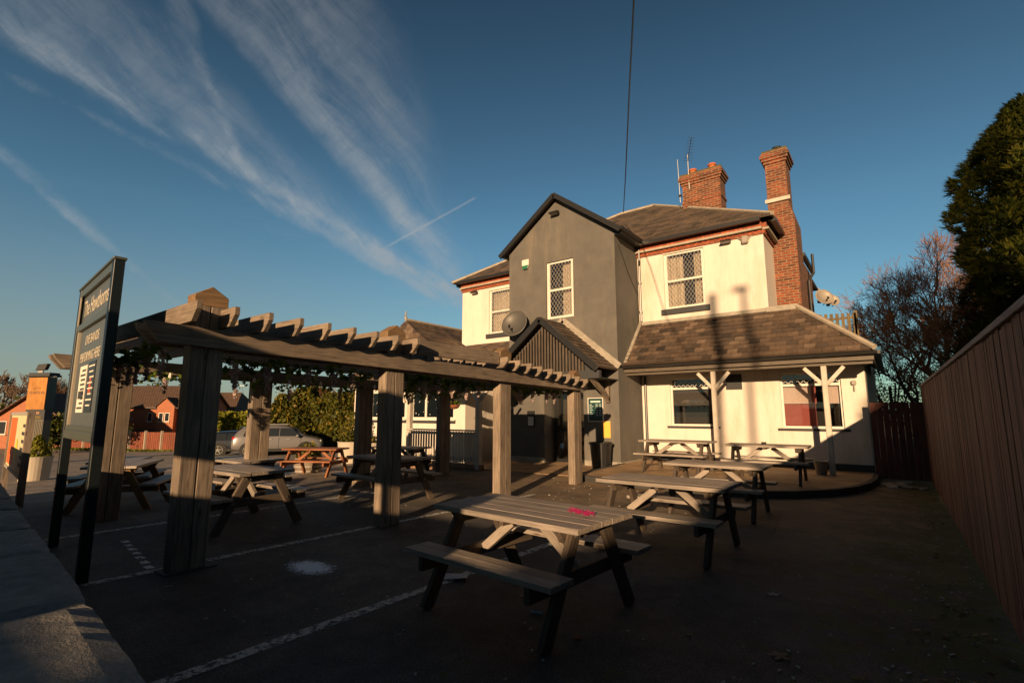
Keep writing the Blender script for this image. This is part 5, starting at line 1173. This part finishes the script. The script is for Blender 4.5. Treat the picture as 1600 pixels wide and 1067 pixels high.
# fine ripples across the streaks, elongated along the streak direction
sd_=(D(300,0)-D(720,470)).normalized();ax1=D(500,235).cross(sd_).normalized()
cmb=N(nt,'ShaderNodeCombineXYZ');L(nt,sdist(sd_*2.2),cmb.inputs[0]);L(nt,sdist(ax1*14),cmb.inputs[1]);L(nt,sdist(D(500,235)*3),cmb.inputs[2])
wv=N(nt,'ShaderNodeVectorMath',operation='MULTIPLY_ADD');nw=N(nt,'ShaderNodeTexNoise');nw.inputs['Scale'].default_value=6;L(nt,dirn,nw.inputs[0]);L(nt,nw.outputs[1],wv.inputs[0]);wv.inputs[1].default_value=(.5,.9,.5);L(nt,cmb.outputs[0],wv.inputs[2]);streak=noise(nt,wv.outputs[0],1.5,8,.68)
cmb2=N(nt,'ShaderNodeCombineXYZ');L(nt,sdist(sd_*16),cmb2.inputs[0]);L(nt,sdist(ax1*4),cmb2.inputs[1]);L(nt,sdist(D(500,235)*3),cmb2.inputs[2])
ripple=noise(nt,cmb2.outputs[0],1.8,6,.7)
b1=band((290,0),(712,480),(640,0),(765,430),.035,.13,.75)
b1b=band((430,100),(725,500),(560,200),(750,440),.03,.05,.55)
b2=band((-40,60),(690,490),(230,-20),(660,410),.04,.06,.5)
b2b=band((0,78),(600,410),(60,40),(600,368),.018,.03,.7)
b2c=band((330,290),(705,485),(420,300),(725,445),.015,.02,.6)
b2d=band((225,-40),(330,180),(290,-40),(360,170),.02,.02,.5)
b3=band((-30,235),(285,495),(10,225),(295,478),.012,.02,.8)
b5=band((-30,330),(330,520),(0,300),(330,500),.03,.05,.2)
tot=b1
for q in (b1b,b2,b2b,b2c,b2d,b3,b5): tot=MA('ADD',tot,q)
# the streaks live only in the upper left quarter of the sky
lim=sm(sdist((D(760,430)-D(520,1200)).normalized()) if 0 else sdist(Vector((0,0,1))),.02,.16)
def segment(nv,a,b): return sm(sdist(nv),a,b)
az0=D(800,533);side=sdist(Vector((math.cos(YAW),math.sin(YAW),0)));cut=sm(side,.06,-.06)
tot=MA('MULTIPLY',MA('MULTIPLY',tot,cut),lim)
tex=MA('MULTIPLY_ADD',sm(streak,.30,.66),.75,MA('MULTIPLY',sm(fib,.35,.70),.35));tex=MA('MULTIPLY',tex,MA('MULTIPLY_ADD',sm(ripple,.3,.62),.35,.72))
tot=MA('MULTIPLY',tot,tex,cl=True)
# one thin fresh contrail
nC=plane((600,388),(745,308));ct=MA('MULTIPLY',sm(MA('ABSOLUTE',sdist(nC)),.0032,.0008),sm(sdist((D(745,308)-D(600,388)).normalized()),sdist and (D(600,388).dot((D(745,308)-D(600,388)).normalized())),D(615,380).dot((D(745,308)-D(600,388)).normalized())))
ct=MA('MULTIPLY',ct,sm(sdist((D(745,308)-D(600,388)).normalized()),D(747,307).dot((D(745,308)-D(600,388)).normalized()),D(738,312).dot((D(745,308)-D(600,388)).normalized())))
front=sm(sdist(D(680,350)),.8,.9);ct=MA('MULTIPLY',MA('MULTIPLY',ct,front),.5)
tot=MA('ADD',tot,ct,cl=True)
# high thin wisps near the horizon
sep=N(nt,'ShaderNodeSeparateXYZ');L(nt,dirn,sep.inputs[0])
mpw=noise(nt,dirn,2.2,7,.7,(1,1,9));wis=MA('MULTIPLY',sm(mpw,.52,.75),MA('MULTIPLY',sm(sep.outputs[2],.42,.08),.35));wis=MA('MULTIPLY',wis,sm(side,.15,-.3))
tot=MA('ADD',tot,wis,cl=True)
SKYT=(.68,.96,.97)
skc=mixc(nt,1.0,sky.outputs[0],SKYT,'MULTIPLY')
cloud=mixc(nt,MA('MULTIPLY',tot,.80),skc,(3.3,3.8,4.2))
hz=MA('MULTIPLY',sm(sep.outputs[2],.36,-.02),MA('MULTIPLY_ADD',sm(side,.35,-.65),.62,.10))
cloud=mixc(nt,hz,cloud,(2.7,2.7,2.4))
cloud=mixc(nt,1.0,cloud,ramp(nt,MA('MAXIMUM',sep.outputs[2],0.0),[(0,(1.2,1.2,1.2)),(.35,(1.05,1.05,1.05)),(.72,(.52,.50,.52)),(1,(.3,.3,.32))]),'MULTIPLY')
back=sm(sdist(Vector((-math.sin(YAW),math.cos(YAW),0))),-.25,.35)  # sky behind the camera dimmed to cut fill light
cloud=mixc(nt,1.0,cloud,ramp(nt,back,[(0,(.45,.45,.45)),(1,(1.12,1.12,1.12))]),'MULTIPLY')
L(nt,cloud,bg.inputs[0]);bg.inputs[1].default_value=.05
sc.view_settings.view_transform='Standard';sc.view_settings.look='None';sc.view_settings.gamma=1;sc.view_settings.exposure=.72
sc.cycles.max_bounces=6;sc.cycles.transparent_max_bounces=8
